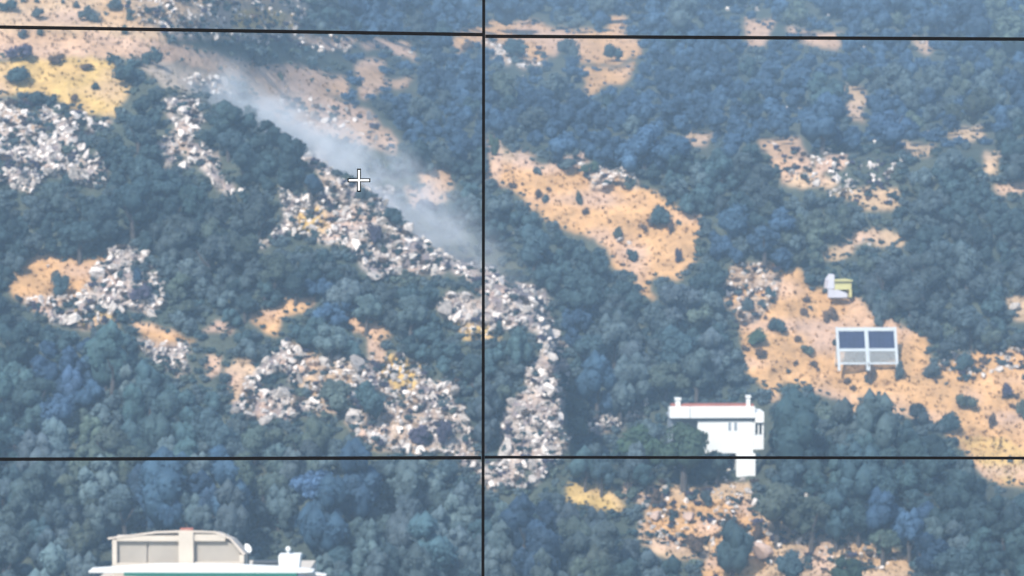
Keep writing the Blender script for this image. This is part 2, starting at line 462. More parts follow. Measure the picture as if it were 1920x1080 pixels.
class MB:
    """collects simple solids for one part"""

    def __init__(s):
        s.v, s.f = [], []

    def box(s, x0, x1, y0, y1, z0, z1):
        n = len(s.v)
        s.v += [(x0, y0, z0), (x1, y0, z0), (x1, y1, z0), (x0, y1, z0), (x0, y0, z1), (x1, y0, z1), (x1, y1, z1), (x0, y1, z1)]
        s.f += [tuple(n + i for i in q) for q in ((0, 3, 2, 1), (4, 5, 6, 7), (0, 1, 5, 4), (1, 2, 6, 5), (2, 3, 7, 6), (3, 0, 4, 7))]
        return s

    def prism(s, prof, y0, y1):
        """profile in x,z (counter-clockwise seen from -y) extruded along y"""
        n, k = len(s.v), len(prof)
        s.v += [(x, y0, z) for x, z in prof] + [(x, y1, z) for x, z in prof]
        s.f.append(tuple(range(n, n + k)))
        s.f.append(tuple(range(n + 2 * k - 1, n + k - 1, -1)))
        for i in range(k):
            j = (i + 1) % k
            s.f.append((n + j, n + i, n + k + i, n + k + j))
        return s

    def tube(s, pts, rad, sides=8):
        pts = [Vector(p) for p in pts]
        rings = []
        for i, p in enumerate(pts):
            d = (pts[min(i + 1, len(pts) - 1)] - pts[max(i - 1, 0)]).normalized()
            a = d.orthogonal().normalized()
            c = d.cross(a)
            n = len(s.v)
            rings.append(n)
            for q in range(sides):
                w = 2 * math.pi * q / sides
                s.v.append(tuple(p + (a * math.cos(w) + c * math.sin(w)) * rad[i]))
        for i in range(len(pts) - 1):
            for q in range(sides):
                z = (q + 1) % sides
                s.f.append((rings[i] + q, rings[i] + z, rings[i + 1] + z, rings[i + 1] + q))
        s.f.append(tuple(rings[0] + q for q in reversed(range(sides))))
        s.f.append(tuple(rings[-1] + q for q in range(sides)))
        return s

    def ball(s, c, r, seg=10, rings=6, sz=1.0):
        n = len(s.v)
        c = Vector(c)
        s.v.append(tuple(c + Vector((0, 0, r * sz))))
        for i in range(1, rings):
            th = math.pi * i / rings
            for j in range(seg):
                ph = 2 * math.pi * j / seg
                s.v.append(tuple(c + Vector((r * math.sin(th) * math.cos(ph), r * math.sin(th) * math.sin(ph), r * sz * math.cos(th)))))
        s.v.append(tuple(c - Vector((0, 0, r * sz))))
        e = len(s.v) - 1
        for j in range(seg):
            s.f.append((n, n + 1 + j, n + 1 + (j + 1) % seg))
            s.f.append((e, e - seg + (j + 1) % seg, e - seg + j))
        for i in range(rings - 2):
            a = n + 1 + i * seg
            for j in range(seg):
                s.f.append((a + j, a + seg + j, a + seg + (j + 1) % seg, a + (j + 1) % seg))
        return s

    def build(s, name, mat, parent=None, bevel=0.0):
        o = mesh_obj(name, s.v, s.f, mat, parent)
        if bevel:
            m = o.modifiers.new('bevel', 'BEVEL')
            m.width = bevel
            m.segments = 2
            m.limit_method = 'ANGLE'
        return o


# ------------------------------------------------------------------ ground sheet
def axis(lo, a, b, hi, fine, coarse):
    return np.concatenate([np.arange(lo, a, coarse), np.arange(a, b, fine), np.arange(b, hi + 1, coarse)])


us = axis(-900, -40, 1960, 2820, 4.0, 40.0)
vs = axis(-420, -40, 1120, 1400, 4.0, 20.0)
UU, VV = np.meshgrid(us, vs)
pts = ground(UU, VV).reshape(len(vs), len(us), 3)
far_rows, near_rows = [], []
xw = (us - 960) / 960
top_y = pts[0, :, 1].max()
for y, z, wdt in ((9000, -60, 6000), (2500, -60, 2000), (1500, -50, 900), (top_y + 160, 30, 260)):
    far_rows.append(np.stack([xw * wdt, np.full_like(us, y), np.full_like(us, z)], -1))
xb = pts[-1, :, 0]
for y, z in ((150, -44), (110, -40), (70, -27), (40, -15), (20, -7.6), (11, -3.4), (7.2, -2.05), (6.2, -1.72), (0, -1.70), (-80, -1.75), (-400, -3)):
    near_rows.append(np.stack([xb, np.full_like(us, y), np.full_like(us, z)], -1))
allp = np.concatenate([np.stack(far_rows), pts, np.stack(near_rows)], 0)
nr, nc = allp.shape[:2]
nf, nn = len(far_rows), len(near_rows)

# albedo per vertex from the land cover (outlines roughened)
ju, jv = warp(UU, VV)
alb = np.empty(UU.shape + (3,))
mixn = (vnoise(UU / 60, VV / 50, 30) + 0.5)[..., None]
alb[:] = np.array((0.040, 0.055, 0.045)) * (1 - mixn) + np.array((0.075, 0.082, 0.060)) * mixn
for c, poly in EARTH:
    k = inside(poly, ju, jv)
    alb[k] = c
for zi, (_, poly) in enumerate(ROCKS):
    if zi in SPARSE:
        continue
    k = rocky(poly, UU, VV)
    bare = (alb[..., 0] > 0.2) & k
    w_ = np.clip(0.5 + 2.2 * vnoise(UU / 17, VV / 12, 94) + 1.4 * vnoise(UU / 8, VV / 7, 95), 0, 1)[..., None]
    alb[k] = (np.array((0.17, 0.145, 0.15)) * (1 - w_) + np.array((0.42, 0.355, 0.305)) * w_)[k]  # crevice shade put into the rock ground's colour, spread by noise
    alb[bare] = alb[bare] * 0.55 + np.array(SAND) * 0.45
for c, poly in EARTH:
    if c is OCHRE and min(q[1] for q in poly) > 380:
        alb[inside(poly, UU * .6 + ju * .4, VV * .6 + jv * .4)] = OCHRE
dirt = (alb[..., 0] > 0.2)[..., None]
nA, nB, nC = vnoise(UU / 26, VV / 15, 91)[..., None], vnoise(UU / 70, VV / 34, 92)[..., None], vnoise(UU / 11, VV / 7, 93)[..., None]
mott = alb * (1 + 0.34 * nA + 0.26 * nC)
mott = mott + np.clip(nB * 1.8, 0, .8) * (np.array((0.43, 0.29, 0.215)) - mott) + np.clip(-nB * 1.5 - .1, 0, .6) * (np.array((0.36, 0.215, 0.10)) - mott)
alb = np.where(dirt, mott, alb)
for _ in range(2):                                        # earth fades into the scrub over half a metre
    sm_ = alb.copy()
    sm_[1:-1, 1:-1] = (alb[1:-1, 1:-1] * 2 + alb[:-2, 1:-1] + alb[2:, 1:-1] + alb[1:-1, :-2] + alb[1:-1, 2:]) / 6
    alb = sm_
fullalb = np.empty((nr, nc, 3))
fullalb[:] = (0.07, 0.08, 0.05)
fullalb[nf:nf + len(vs)] = alb
idx = np.arange(nr * nc).reshape(nr, nc)
quads = np.stack([idx[1:, :-1], idx[1:, 1:], idx[:-1, 1:], idx[:-1, :-1]], -1).reshape(-1, 4)


def np_mesh(name, verts, quads_, mat, colors=None, smooth_=True):
    me = bpy.data.meshes.new(name)
    k = quads_.shape[1]
    me.vertices.add(len(verts))
    me.vertices.foreach_set('co', np.ascontiguousarray(verts, dtype=np.float32).ravel())
    me.loops.add(quads_.size)
    me.loops.foreach_set('vertex_index', np.ascontiguousarray(quads_, dtype=np.int32).ravel())
    me.polygons.add(len(quads_))
    me.polygons.foreach_set('loop_start', np.arange(0, quads_.size, k, dtype=np.int32))
    me.polygons.foreach_set('use_smooth', np.full(len(quads_), smooth_))
    me.update(calc_edges=True)
    if colors is not None:
        a = me.attributes.new('albedo', 'FLOAT_COLOR', 'POINT')
        c4 = np.ones((len(verts), 4), np.float32)
        c4[:, :3] = colors
        a.data.foreach_set('color', c4.ravel())
    me.materials.append(mat)
    return me


me = np_mesh('ground', allp.reshape(-1, 3), quads, M_GROUND, fullalb.reshape(-1, 3))
g = bpy.data.objects.new('ground', me)
COL.objects.link(g)
tag(g, 'steep hillside of dark scrub, orange earth and pale stony ground', kind='structure')


# ------------------------------------------------------------------ foliage meshes
def ico(sub):
    import bmesh
    bm = bmesh.new()
    bmesh.ops.create_icosphere(bm, subdivisions=sub, radius=1.0)
    v = np.array([x.co[:] for x in bm.verts])
    f = np.array([[q.index for q in p.verts] for p in bm.faces])
    bm.free()
    return v, f


ICO1, ICO2 = ico(1), ico(2)


def crown_arrays(rng, r, h, lobes, leaves, leaf):
    """lumpy crown of radius r and height h, standing from z=0: dark core lumps plus leaf sprays"""
    V, T = [], []
    n = 0
    cs = []
    for i in range(lobes):
        a = rng.random() * 2 * math.pi
        q = math.sqrt(rng.random()) * 0.62
        zz = rng.random() ** 0.8
        w = math.sqrt(max(0.15, 1 - (1.5 * (zz - 0.42)) ** 2))
        c = np.array([math.cos(a) * q * r * w, math.sin(a) * q * r * w, h * (0.22 + 0.56 * zz)])
        rad = r * (0.24 + 0.36 * rng.random()) * (1.08 - 0.35 * zz)
        cs.append((c, rad))
    for c, rad in cs:
        v, f = ICO1
        s = 0.80 + 0.3 * rng.random(len(v))
        V.append(v * s[:, None] * rad * np.array([1, 1, 0.82 * h / (1.5 * r) + 0.2]) * 0.90 + c)
        T.append(f + n)
        n += len(v)
    per = leaves // lobes
    for c, rad in cs:
        d = rng.normal(size=(per, 3))
        d /= np.linalg.norm(d, axis=1)[:, None]
        d[:, 2] = np.where(d[:, 2] < -0.35, -d[:, 2], d[:, 2])
        p = c + d * (rad * (0.82 + 0.34 * rng.random((per, 1)))) * np.array([1, 1, 0.9])
        nn_ = d + 0.34 * rng.normal(size=(per, 3))
        nn_ /= np.linalg.norm(nn_, axis=1)[:, None]
        a = np.cross(nn_, rng.normal(size=(per, 3)))
        a /= np.linalg.norm(a, axis=1)[:, None]
        bb = np.cross(nn_, a)
        sz = (leaf * (0.6 + 0.8 * rng.random((per, 1))))
        q = np.stack([p - a * sz, p - bb * sz * 0.62, p + a * sz, p + bb * sz * 0.62], 1).reshape(-1, 3)
        V.append(q)
        k = np.arange(per) * 4 + n
        T.append(np.stack([k, k + 1, k + 2], 1))
        T.append(np.stack([k, k + 2, k + 3], 1))
        n += per * 4
    return np.concatenate(V), np.concatenate(T)


CROWNS = []
for i in range(9):
    h = (1.5, 1.75, 2.2)[i % 3]
    v, f = crown_arrays(np.random.default_rng(100 + i), 1.0, h, 11 + i % 4, 1400, 0.078)
    CROWNS.append((np_mesh('crown', v, f, M_LEAF, None, True), h))
TALL = []
for i in range(3):
    v, f = crown_arrays(np.random.default_rng(150 + i), 1.0, 2.9, 16, 1500, 0.078)
    TALL.append((np_mesh('crown', v, f, M_LEAF, None, True), 2.9))
BUSHES = []
for i in range(6):
    h = (0.85, 1.05, 1.25)[i % 3]
    v, f = crown_arrays(np.random.default_rng(200 + i), 1.0, h, 6 + i % 3, 560, 0.10)
    BUSHES.append((np_mesh('bush', v - np.array([0, 0, 0.12]), f, M_LEAF, None, False), h))
TRUNKS = []
for i in range(4):
    rg = random.Random(40 + i)
    mb = MB()
    bx_, by_ = rg.uniform(-.12, .12), rg.uniform(-.12, .12)
    mb.tube([(0, 0, -0.5), (bx_ * .5, by_ * .5, 0.4), (bx_, by_, 0.9), (bx_ * 1.3, by_ * 1.2, 1.5)], [0.13, 0.105, 0.085, 0.03])
    for k in range(3):
        a = rg.random() * 6.28
        mb.tube([(bx_ * .8, by_ * .8, 0.55 + .14 * k), (bx_ + .28 * math.cos(a), by_ + .28 * math.sin(a), 0.95 + .12 * k), (bx_ + .5 * math.cos(a), by_ + .5 * math.sin(a), 1.3 + .12 * k)], [0.06, 0.045, 0.02], 6)
    o = mb.build('trunk', M_BARK)
    TRUNKS.append(o.data)
    bpy.data.objects.remove(o)

# leaf colours (species differ: grey-green evergreen, olive; bluish paints the far hill's haze into the leaves)
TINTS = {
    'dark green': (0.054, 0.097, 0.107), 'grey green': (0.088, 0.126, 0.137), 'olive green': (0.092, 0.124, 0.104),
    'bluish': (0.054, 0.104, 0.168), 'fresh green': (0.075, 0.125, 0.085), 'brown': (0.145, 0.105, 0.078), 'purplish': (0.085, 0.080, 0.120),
}


def tone(u, v):
    k = 1 + .5 * float(vnoise(u / 90, v / 70, 63))
    if v > 620 and u < 950: k *= 1.2
    if u < 620 and 230 < v < 470: k *= .86
    if u > 1450 and 480 < v < 1000: k *= .9
    return k


def tree(u, v, crown_r, tint, label, cat, group=None, tall=False, name='tree', t=None, rng=random):
    """tree whose crown centre shows at u, v; crown_r in pixels of the photograph"""
    proto, h = rng.choice(TALL if tall else CROWNS)
    for _ in range(3):
        tt = t or 255
        rad = crown_r * px(tt)
        drop = rad * (h * 0.5 + 0.55) * 0.985 / px(tt)
        t = float(depth(u, v + drop))
    rad = crown_r * px(t)
    base = Vector(P(u, v + drop, t))
    root = empty(name, base, rng.random() * 6.28)
    tag(root, label, cat, group)
    tr = bpy.data.objects.new('trunk', rng.choice(TRUNKS))
    COL.objects.link(tr)
    tr.parent = root
    tr.scale = (rad, rad, rad)
    cr = bpy.data.objects.new('crown', proto)
    COL.objects.link(cr)
    cr.parent = root
    cr.location = (0, 0, rad * 0.45)
    cr.scale = (rad * rng.uniform(.92, 1.12), rad * rng.uniform(.92, 1.12), rad * rng.uniform(.9, 1.08))
    c = TINTS[tint]
    k = rng.uniform(0.68, 1.3) * tone(u, v)
    if 1060 < u < 1400 and 400 < v < 760:
        k = rng.uniform(1.0, 1.22)
    cr.color = (c[0] * k * rng.uniform(.93, 1.07), c[1] * k, c[2] * k * rng.uniform(.93, 1.07), 1)
    return root


def bush(u, v, w, hh, tint, label, group=None, name='bush', cat='bush', rng=random):
    """bush centred at u, v, w x hh pixels"""
    proto, h = rng.choice(BUSHES)
    vb = v + hh * 0.42
    t = float(depth(u, vb))
    o = bpy.data.objects.new(name, proto)
    COL.objects.link(o)
    o.location = P(u, vb, t)
    s = w * 0.5 * px(t)
    o.scale = (s, s, hh * px(t) / h * 1.02)
    o.rotation_euler = (0, 0, rng.random() * 6.28)
    c = TINTS[tint]
    k = rng.uniform(0.85, 1.15)
    o.color = (c[0] * k, c[1] * k, c[2] * k, 1)
    tag(o, label, cat, group)
    return o


# ------------------------------------------------------------------ the woods
ANCHORS = [
    ((330, 300), 'in the dark stand below the dirt track'), ((490, 320), 'in the dark stand left of the crosshair'),
    ((120, 410), 'in the wood above the left stony clearing'), ((350, 430), 'in the wood below the pale ridge'),
    ((430, 540), 'between the two stony clearings on the left'), ((30, 650), 'at the left border below the stony clearing'),
    ((180, 700), 'in the wood under the left stony clearing'), ((430, 690), 'in the thicket beside the stony gap'),
    ((690, 570), 'below the yellow patch of the pale ridge'), ((860, 680), 'in the gap left of the vertical screen joint'),
    ((120, 830), 'at the left end of the lower screen joint'), ((300, 860), 'in the wood uphill of the cream rooftop'),
    ((500, 860), 'under the stony gap along the lower screen joint'), ((100, 990), 'left of the cream rooftop'),
    ((480, 960), 'directly behind the dish of the cream rooftop'), ((680, 960), 'right of the cream rooftop'),
    ((830, 1010), 'left of the vertical joint at the bottom'), ((1000, 1010), 'right of the vertical joint at the bottom'),
    ((1200, 1050), 'under the terraced bank at the bottom'), ((1000, 760), 'beside the crumbling spur'),
    ((1130, 740), 'in the hollow left of the white house'), ((1200, 600), 'in the wood below the big orange clearing'),
    ((1040, 480), 'in the gully right of the pale ridge'), ((1320, 680), 'in the wood above the white house'),
    ((1400, 440), 'between the orange clearing and the right hand slope'), ((1500, 830), 'right of the white house'),
    ((1680, 870), 'in the wood below the right hand slope'), ((1820, 980), 'at the lower right border'),
    ((1560, 960), 'between the lower banks on the right'), ((1750, 520), 'in the wood above the framed blue panels'),
    ((1850, 420), 'high on the right border'), ((1640, 430), 'above the yellow hut'),
    ((1240, 830), 'in front of the white house'), ((840, 380), 'in the smoky gully behind the ridge'), ((980, 400), 'just below the tip of the orange clearing'),
]
AU = np.array([a[0] for a in ANCHORS], float)


def zone(u, v):
    return ANCHORS[int(np.argmin(((AU - (u, v)) ** 2).sum(1)))][1]


# hand-placed trees that stand out in the photograph
placed = []
SINGLES = [
    (1500, 785, 56, 'dark green', True, 'big tall dark tree whose crown juts into the orange slope right of the white house'),
    (1640, 790, 52, 'grey green', True, 'rounded tree with a sunny green top jutting into the orange slope'),
    (1725, 772, 27, 'grey green', False, 'small round tree at the lower edge of the orange slope'),
    (1282, 832, 64, 'fresh green', False, 'wide light green tree half hiding the white house'),
    (1200, 830, 48, 'fresh green', False, 'light green tree left of the one half hiding the white house'),
    (1343, 868, 34, 'dark green', False, 'dark round tree under the left end of the white house'),
    (1372, 1005, 40, 'dark green', True, 'dark oval tree standing alone on the terraced bank'),
    (1455, 940, 52, 'olive green', False, 'large olive tree right below the white house'),
    (1520, 965, 48, 'olive green', False, 'olive tree right of the large one below the white house'),
    (1655, 1010, 38, 'olive green', False, 'flat olive tree above the lower right bank'),
    (1480, 1060, 42, 'dark green', False, 'dark tree between the earth patches at the bottom edge'),
    (1590, 1065, 36, 'fresh green', False, 'fresh green tree under the lower right earth patch'),
    (635, 735, 40, 'olive green', False, 'green round tree at the right end of the stony gap'),
    (690, 745, 34, 'dark green', False, 'dark tree at the upper left of the scree slope'),
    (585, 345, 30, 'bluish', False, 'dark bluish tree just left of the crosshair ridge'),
    (740, 400, 22, 'dark green', False, 'small dark tree on top of the ridge right of the crosshair'),
]
for (u, v, r_, ti, ta, lb) in SINGLES:
    tree(u, v, r_, ti, lb, 'tree', None, ta)
    placed.append((u, v, r_))

cand = RNG.random((60000, 2)) * np.array([2140, 1300]) + np.array([-110, -130])
rad_all = 19 + 32 * RNG.random(len(cand)) ** 1.6 + 8 * smooth(500, 1080, cand[:, 1])
GX, GY = np.meshgrid(np.arange(-200, 2120, 7.0), np.arange(-220, 1260, 7.0))
OPEN = open_ground(GX, GY)
for ex in ((1365, 20), (1415, 16), (1555, 30), (1488, 206), (1630, 268), (1740, 235), (1755, 85), (1800, 260), (1830, 225), (1545, 300), (1690, 300), (1625, 454), (1900, 575), (382, 574), (485, 455), (960, 440), (438, 360), (1504, 934), (148, 440), (237, 445), (630, 72), (655, 88), (770, 100), (845, 118)):
    OPEN |= ((GX - ex[0]) / 1.4) ** 2 + (GY - ex[1]) ** 2 < 100
bad = np.zeros(len(cand))
for i in range(len(cand)):
    u, v = cand[i]
    q = rad_all[i] * .92
    x0, x1 = int((u - q + 200) // 7), int((u + q + 200) // 7) + 1
    y0, y1 = int((v - q + 220) // 7), int((v + q + 220) // 7) + 1
    sub = OPEN[max(y0, 0):y1, max(x0, 0):x1]
    bad[i] = sub.mean() if sub.size else 0
taken = [(u, v, r_) for u, v, r_ in placed]
cells = {}


def add_cell(u, v, r_):
    cells.setdefault((int(u // 80), int(v // 80)), []).append((u, v, r_))


for q in placed:
    add_cell(*q)
keep = []
BUILD_KEEP = [(1235, 735, 1440, 900), (1545, 600, 1700, 690), (1535, 495, 1610, 560), (185, 985, 590, 1100)]
for i in range(len(cand)):
    if bad[i] > 0.07:
        continue
    if 585 < cand[i][0] < 1000 and -95 < cand[i][1] - np.interp(cand[i][0], CREST_U, CREST_V) < 4:      # the smoky gully behind the crest is bare
        continue
    u, v = cand[i]
    r_ = rad_all[i]
    if any(a - r_ * .6 < u < c + r_ * .6 and b_ - r_ * .5 < v < d_ + r_ * .3 for a, b_, c, d_ in BUILD_KEEP):
        continue
    ok = True
    for a in range(int(u // 80) - 1, int(u // 80) + 2):
        for b_ in range(int(v // 80) - 1, int(v // 80) + 2):
            for (x, y, r2) in cells.get((a, b_), ()):
                if ((x - u) ** 2 + ((y - v) * 1.35) ** 2) < (0.56 * (r_ + r2)) ** 2:
                    ok = False
                    break
    if ok:
        add_cell(u, v, r_)
        keep.append((u, v, r_))
keep = np.array(keep)
tk = depth(keep[:, 0], keep[:, 1] + 40)
vis = (keep[:, 0] > -20) & (keep[:, 0] < 1940) & (keep[:, 1] > -20) & (keep[:, 1] < 1085)
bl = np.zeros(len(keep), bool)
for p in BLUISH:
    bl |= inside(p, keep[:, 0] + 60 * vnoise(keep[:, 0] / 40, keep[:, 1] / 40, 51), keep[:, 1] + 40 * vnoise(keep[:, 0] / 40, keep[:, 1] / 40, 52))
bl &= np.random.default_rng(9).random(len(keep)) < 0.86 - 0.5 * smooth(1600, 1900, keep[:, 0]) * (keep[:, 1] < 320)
score = keep[:, 2] - 0.22 * (tk - 240)
score[~vis] = -1e9
order = np.argsort(-score)
N_TREES = 285
single = set(order[:N_TREES].tolist())
rng = random.Random(5)
mV, mT, mC, mn = [], [], [], 0
LOW = [crown_arrays(np.random.default_rng(300 + i), 1.0, 1.7, 10, 560, 0.105) for i in range(6)]
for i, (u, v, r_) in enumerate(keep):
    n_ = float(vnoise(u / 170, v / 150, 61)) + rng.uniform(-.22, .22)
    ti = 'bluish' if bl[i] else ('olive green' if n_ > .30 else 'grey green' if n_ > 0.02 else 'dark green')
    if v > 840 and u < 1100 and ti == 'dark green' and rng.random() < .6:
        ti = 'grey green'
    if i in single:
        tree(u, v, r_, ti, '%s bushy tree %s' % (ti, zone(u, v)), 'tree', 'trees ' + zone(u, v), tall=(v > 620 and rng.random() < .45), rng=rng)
    else:
        vv, ff = rng.choice(LOW)
        drop = r_ * 1.35
        t = float(depth(u, v + drop))
        rad = r_ * px(t)
        a = rng.random() * 6.28
        rot = np.array([[math.cos(a), -math.sin(a), 0], [math.sin(a), math.cos(a), 0], [0, 0, 1]])
        mV.append((vv * rad) @ rot.T + P(u, v + drop, t) + np.array([0, 0, rad * .35]))
        mT.append(ff + mn)
        mn += len(vv)
        k = rng.uniform(.72, 1.28) * tone(u, v)
        mC.append(np.tile(np.array(TINTS[ti]) * k, (len(vv), 1)))
wood = bpy.data.objects.new('wood', np_mesh('wood', np.concatenate(mV), np.concatenate(mT), M_LEAF_MASS, np.concatenate(mC), True))
COL.objects.link(wood)
tag(wood, 'dense bluish wood covering the far hillside above', kind='stuff')

# low undergrowth filling the gaps between the trees
ug = RNG.random((12000, 2)) * np.array([2100, 1260]) + np.array([-90, -100])
ug = ug[~open_ground(ug[:, 0], ug[:, 1]) & ~open_ground(ug[:, 0], ug[:, 1] - 8)]
mV, mT, mC, mn = [], [], [], 0
TINY = [crown_arrays(np.random.default_rng(340 + i), 1.0, 1.0, 4, 56, 0.24) for i in range(5)]
fr_ = RNG.random((26000, 2)) * np.array([2000, 1120]) + np.array([-40, -30])
e0 = open_ground(fr_[:, 0], fr_[:, 1])
e1 = open_ground(fr_[:, 0] + 9, fr_[:, 1]) & open_ground(fr_[:, 0] - 9, fr_[:, 1]) & open_ground(fr_[:, 0], fr_[:, 1] + 8) & open_ground(fr_[:, 0], fr_[:, 1] - 8)
fringe = fr_[e0 & ~e1][:1500]
n_ug = len(ug)
ug = np.concatenate([ug, fringe])
gt = depth(ug[:, 0], ug[:, 1])
gp = P(ug[:, 0], ug[:, 1], gt)
for i in range(len(ug)):
    vv, ff = rng.choice(TINY)
    s = (rng.uniform(9, 20) if i < n_ug else rng.uniform(3, 8)) * px(gt[i])
    mV.append(vv * s + gp[i] - np.array([0, 0, s * .2]))
    mT.append(ff + mn)
    mn += len(vv)
    mC.append(np.tile(np.array(TINTS[rng.choice(['bluish', 'bluish', 'grey green']) if ug[i][0] > 640 and ug[i][1] < 280 else rng.choice(['dark green', 'grey green', 'grey green', 'olive green'])]) * rng.uniform(.8, 1.2), (len(vv), 1)))  # far hill undergrowth takes the haze-blue leaf colour too
o = bpy.data.objects.new('undergrowth', np_mesh('undergrowth', np.concatenate(mV), np.concatenate(mT), M_LEAF_MASS, np.concatenate(mC), False))
COL.objects.link(o)
tag(o, 'low dark scrub between the trees', kind='stuff')

# ------------------------------------------------------------------ bushes on the open ground
BUSH_LIST = [
    (1230, 408, 62, 38, 'dark green', 'largest dark bush on the big orange clearing'),
    (1157, 438, 26, 22, 'olive green', 'small bush with a white stone at its foot on the orange clearing'),
    (1184, 480, 30, 24, 'dark green', 'dark bush near the narrow lower end of the orange clearing'),
    (1271, 481, 20, 26, 'purplish', 'purplish bush near the right edge of the orange clearing'),
    (1085, 375, 16, 30, 'olive green', 'slim olive bush high on the orange clearing'),
    (1258, 428, 14, 24, 'brown', 'brown upright bush right of the largest bush on the clearing'),
    (1446, 552, 24, 38, 'dark green', 'upright dark bush at the top of the right hand slope'),
    (1402, 575, 34, 32, 'grey green', 'grey bush at the left border of the right hand slope'),
    (1455, 614, 48, 30, 'dark green', 'dark bush forming the upper half of a pair on the slope'),
    (1425, 636, 46, 36, 'fresh green', 'greener bush forming the lower half of a pair on the slope'),
    (1428, 663, 40, 16, 'brown', 'flat brown clump painted as the shadow under the pair of bushes'),  # low clump standing in for the shadow below the pair
    (1556, 592, 34, 26, 'brown', 'square brown bush above the framed blue panels'),
    (1512, 657, 36, 18, 'olive green', 'flat olive bush left of the framed blue panels'),
    (1652, 585, 52, 52, 'grey green', 'big grey bush right above the framed blue panels'),
    (1566, 644, 14, 14, 'dark green', 'tiny dark bush at the left side of the framed panels'),
    (1630, 700, 26, 34, 'brown', 'dark brown bush just below the framed blue panels'),
    (1690, 700, 26, 40, 'grey green', 'grey bush at the lower right of the framed panels'),
    (1748, 694, 46, 34, 'grey green', 'grey bush between the framed panels and the right border'),
    (1812, 682, 46, 40, 'dark green', 'dark bush on the upper edge of the slope near the right border'),
    (1808, 756, 48, 32, 'olive green', 'olive bush above the dark one in the middle of the right slope'),
    (1788, 798, 62, 44, 'dark green', 'largest dark bush low on the right hand slope'),
    (1884, 735, 32, 28, 'purplish', 'purplish bush high at the right border of the slope'),
    (1916, 770, 26, 40, 'olive green', 'olive bush cut by the right border of the picture'),
    (1860, 790, 22, 26, 'brown', 'brown bush low on the slope near the right border'),
    (247, 140, 80, 44, 'dark green', 'large dark bush at the right end of the yellow terrace'),
    (35, 143, 62, 32, 'dark green', 'dark bush at the left end of the yellow terrace'),
    (84, 186, 60, 34, 'dark green', 'dark double bush below the yellow terrace'),
    (182, 163, 24, 14, 'dark green', 'small dark bush in the middle of the yellow terrace'),
    (140, 184, 20, 14, 'brown', 'small brown bush low on the yellow terrace'),
    (165, 126, 36, 12, 'brown', 'flat brown bush at the upper edge of the yellow terrace'),
    (42, 102, 60, 34, 'purplish', 'purplish bush above the left end of the yellow terrace'),
    (108, 112, 40, 20, 'brown', 'low brown bush above the middle of the yellow terrace'),
    (285, 110, 52, 30, 'dark green', 'dark bush on the dirt track above the terrace'),
    (12, 10, 44, 26, 'dark green', 'dark bush in the upper left corner'),
    (70, 25, 40, 22, 'grey green', 'grey bush near the upper left corner'),
    (165, 30, 46, 24, 'grey green', 'grey bush right of the upper left corner'),
    (215, 10, 40, 22, 'grey green', 'grey bush at the top edge above the dirt track'),
    (110, 535, 48, 46, 'dark green', 'round dark bush on the orange half of the left stony clearing'),
    (190, 508, 36, 20, 'dark green', 'flat dark bush at the top of the left stony clearing'),
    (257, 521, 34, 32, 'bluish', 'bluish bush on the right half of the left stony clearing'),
    (268, 556, 50, 36, 'purplish', 'purplish bush at the lower right of the left stony clearing'),
    (1146, 102, 44, 34, 'dark green', 'round dark bush right on the upper bright clearing'),
    (955, 92, 66, 34, 'dark green', 'wide dark bush left on the upper bright clearing'),
    (1064, 92, 46, 36, 'grey green', 'grey bush in the middle of the upper bright clearing'),
    (880, 88, 32, 20, 'brown', 'brown bush left of the joint on the upper bright clearing'),
    (700, 440, 34, 38, 'purplish', 'purplish bush among the rocks of the pale ridge'),
    (678, 368, 38, 36, 'grey green', 'grey bush among the rocks under the crosshair'),
    (790, 820, 58, 40, 'purplish', 'purplish bush low on the scree slope'),
    (830, 810, 40, 50, 'purplish', 'purplish grey bush at the right of the scree slope'),
    (1305, 1025, 46, 44, 'brown', 'olive brown bush on the terraced bank'),
    (1185, 925, 40, 30, 'olive green', 'olive bush right of the yellow earth patch'),
    (1232, 935, 36, 34, 'brown', 'brown bush on the terraced bank'),
    (1325, 935, 36, 34, 'grey green', 'grey bush in the middle of the terraced bank'),
    (1420, 1000, 28, 34, 'brown', 'brown bush left of the open bank'),
    (1600, 545, 22, 30, 'fresh green', 'fresh green bush at the right side of the yellow hut'),
    (1525, 525, 40, 26, 'dark green', 'dark bush left of the yellow hut'),
    (800, 392, 60, 30, 'purplish', 'purplish bush on the pink earth behind the smoke'),
    (1110, 318, 40, 28, 'fresh green', 'fresh green bush at the upper edge of the orange clearing'),
    (1060, 308, 60, 26, 'grey green', 'grey bush along the upper edge of the orange clearing'),
    (925, 275, 26, 40, 'fresh green', 'pale green bush at the upper left tip of the orange clearing'),
    (1180, 345, 30, 22, 'olive green', 'olive bush at the upper right of the orange clearing'),
]
for (u, v, w, h, ti, lb) in BUSH_LIST:
    bush(u, v, w, h, ti, lb, rng=rng)


def scatter(poly, n, rng_, test=None):
    p = np.array(poly, float)
    lo, hi = p.min(0), p.max(0)
    out = []
    for _ in range(n * 14):
        u, v = rng_.uniform(lo[0], hi[0]), rng_.uniform(lo[1], hi[1])
        if -40 < u < 1960 and -40 < v < 1110 and (test or inside)(poly, np.array([u]), np.array([v]))[0]:
            out.append((u, v))
            if len(out) >= n:
                break
    return out


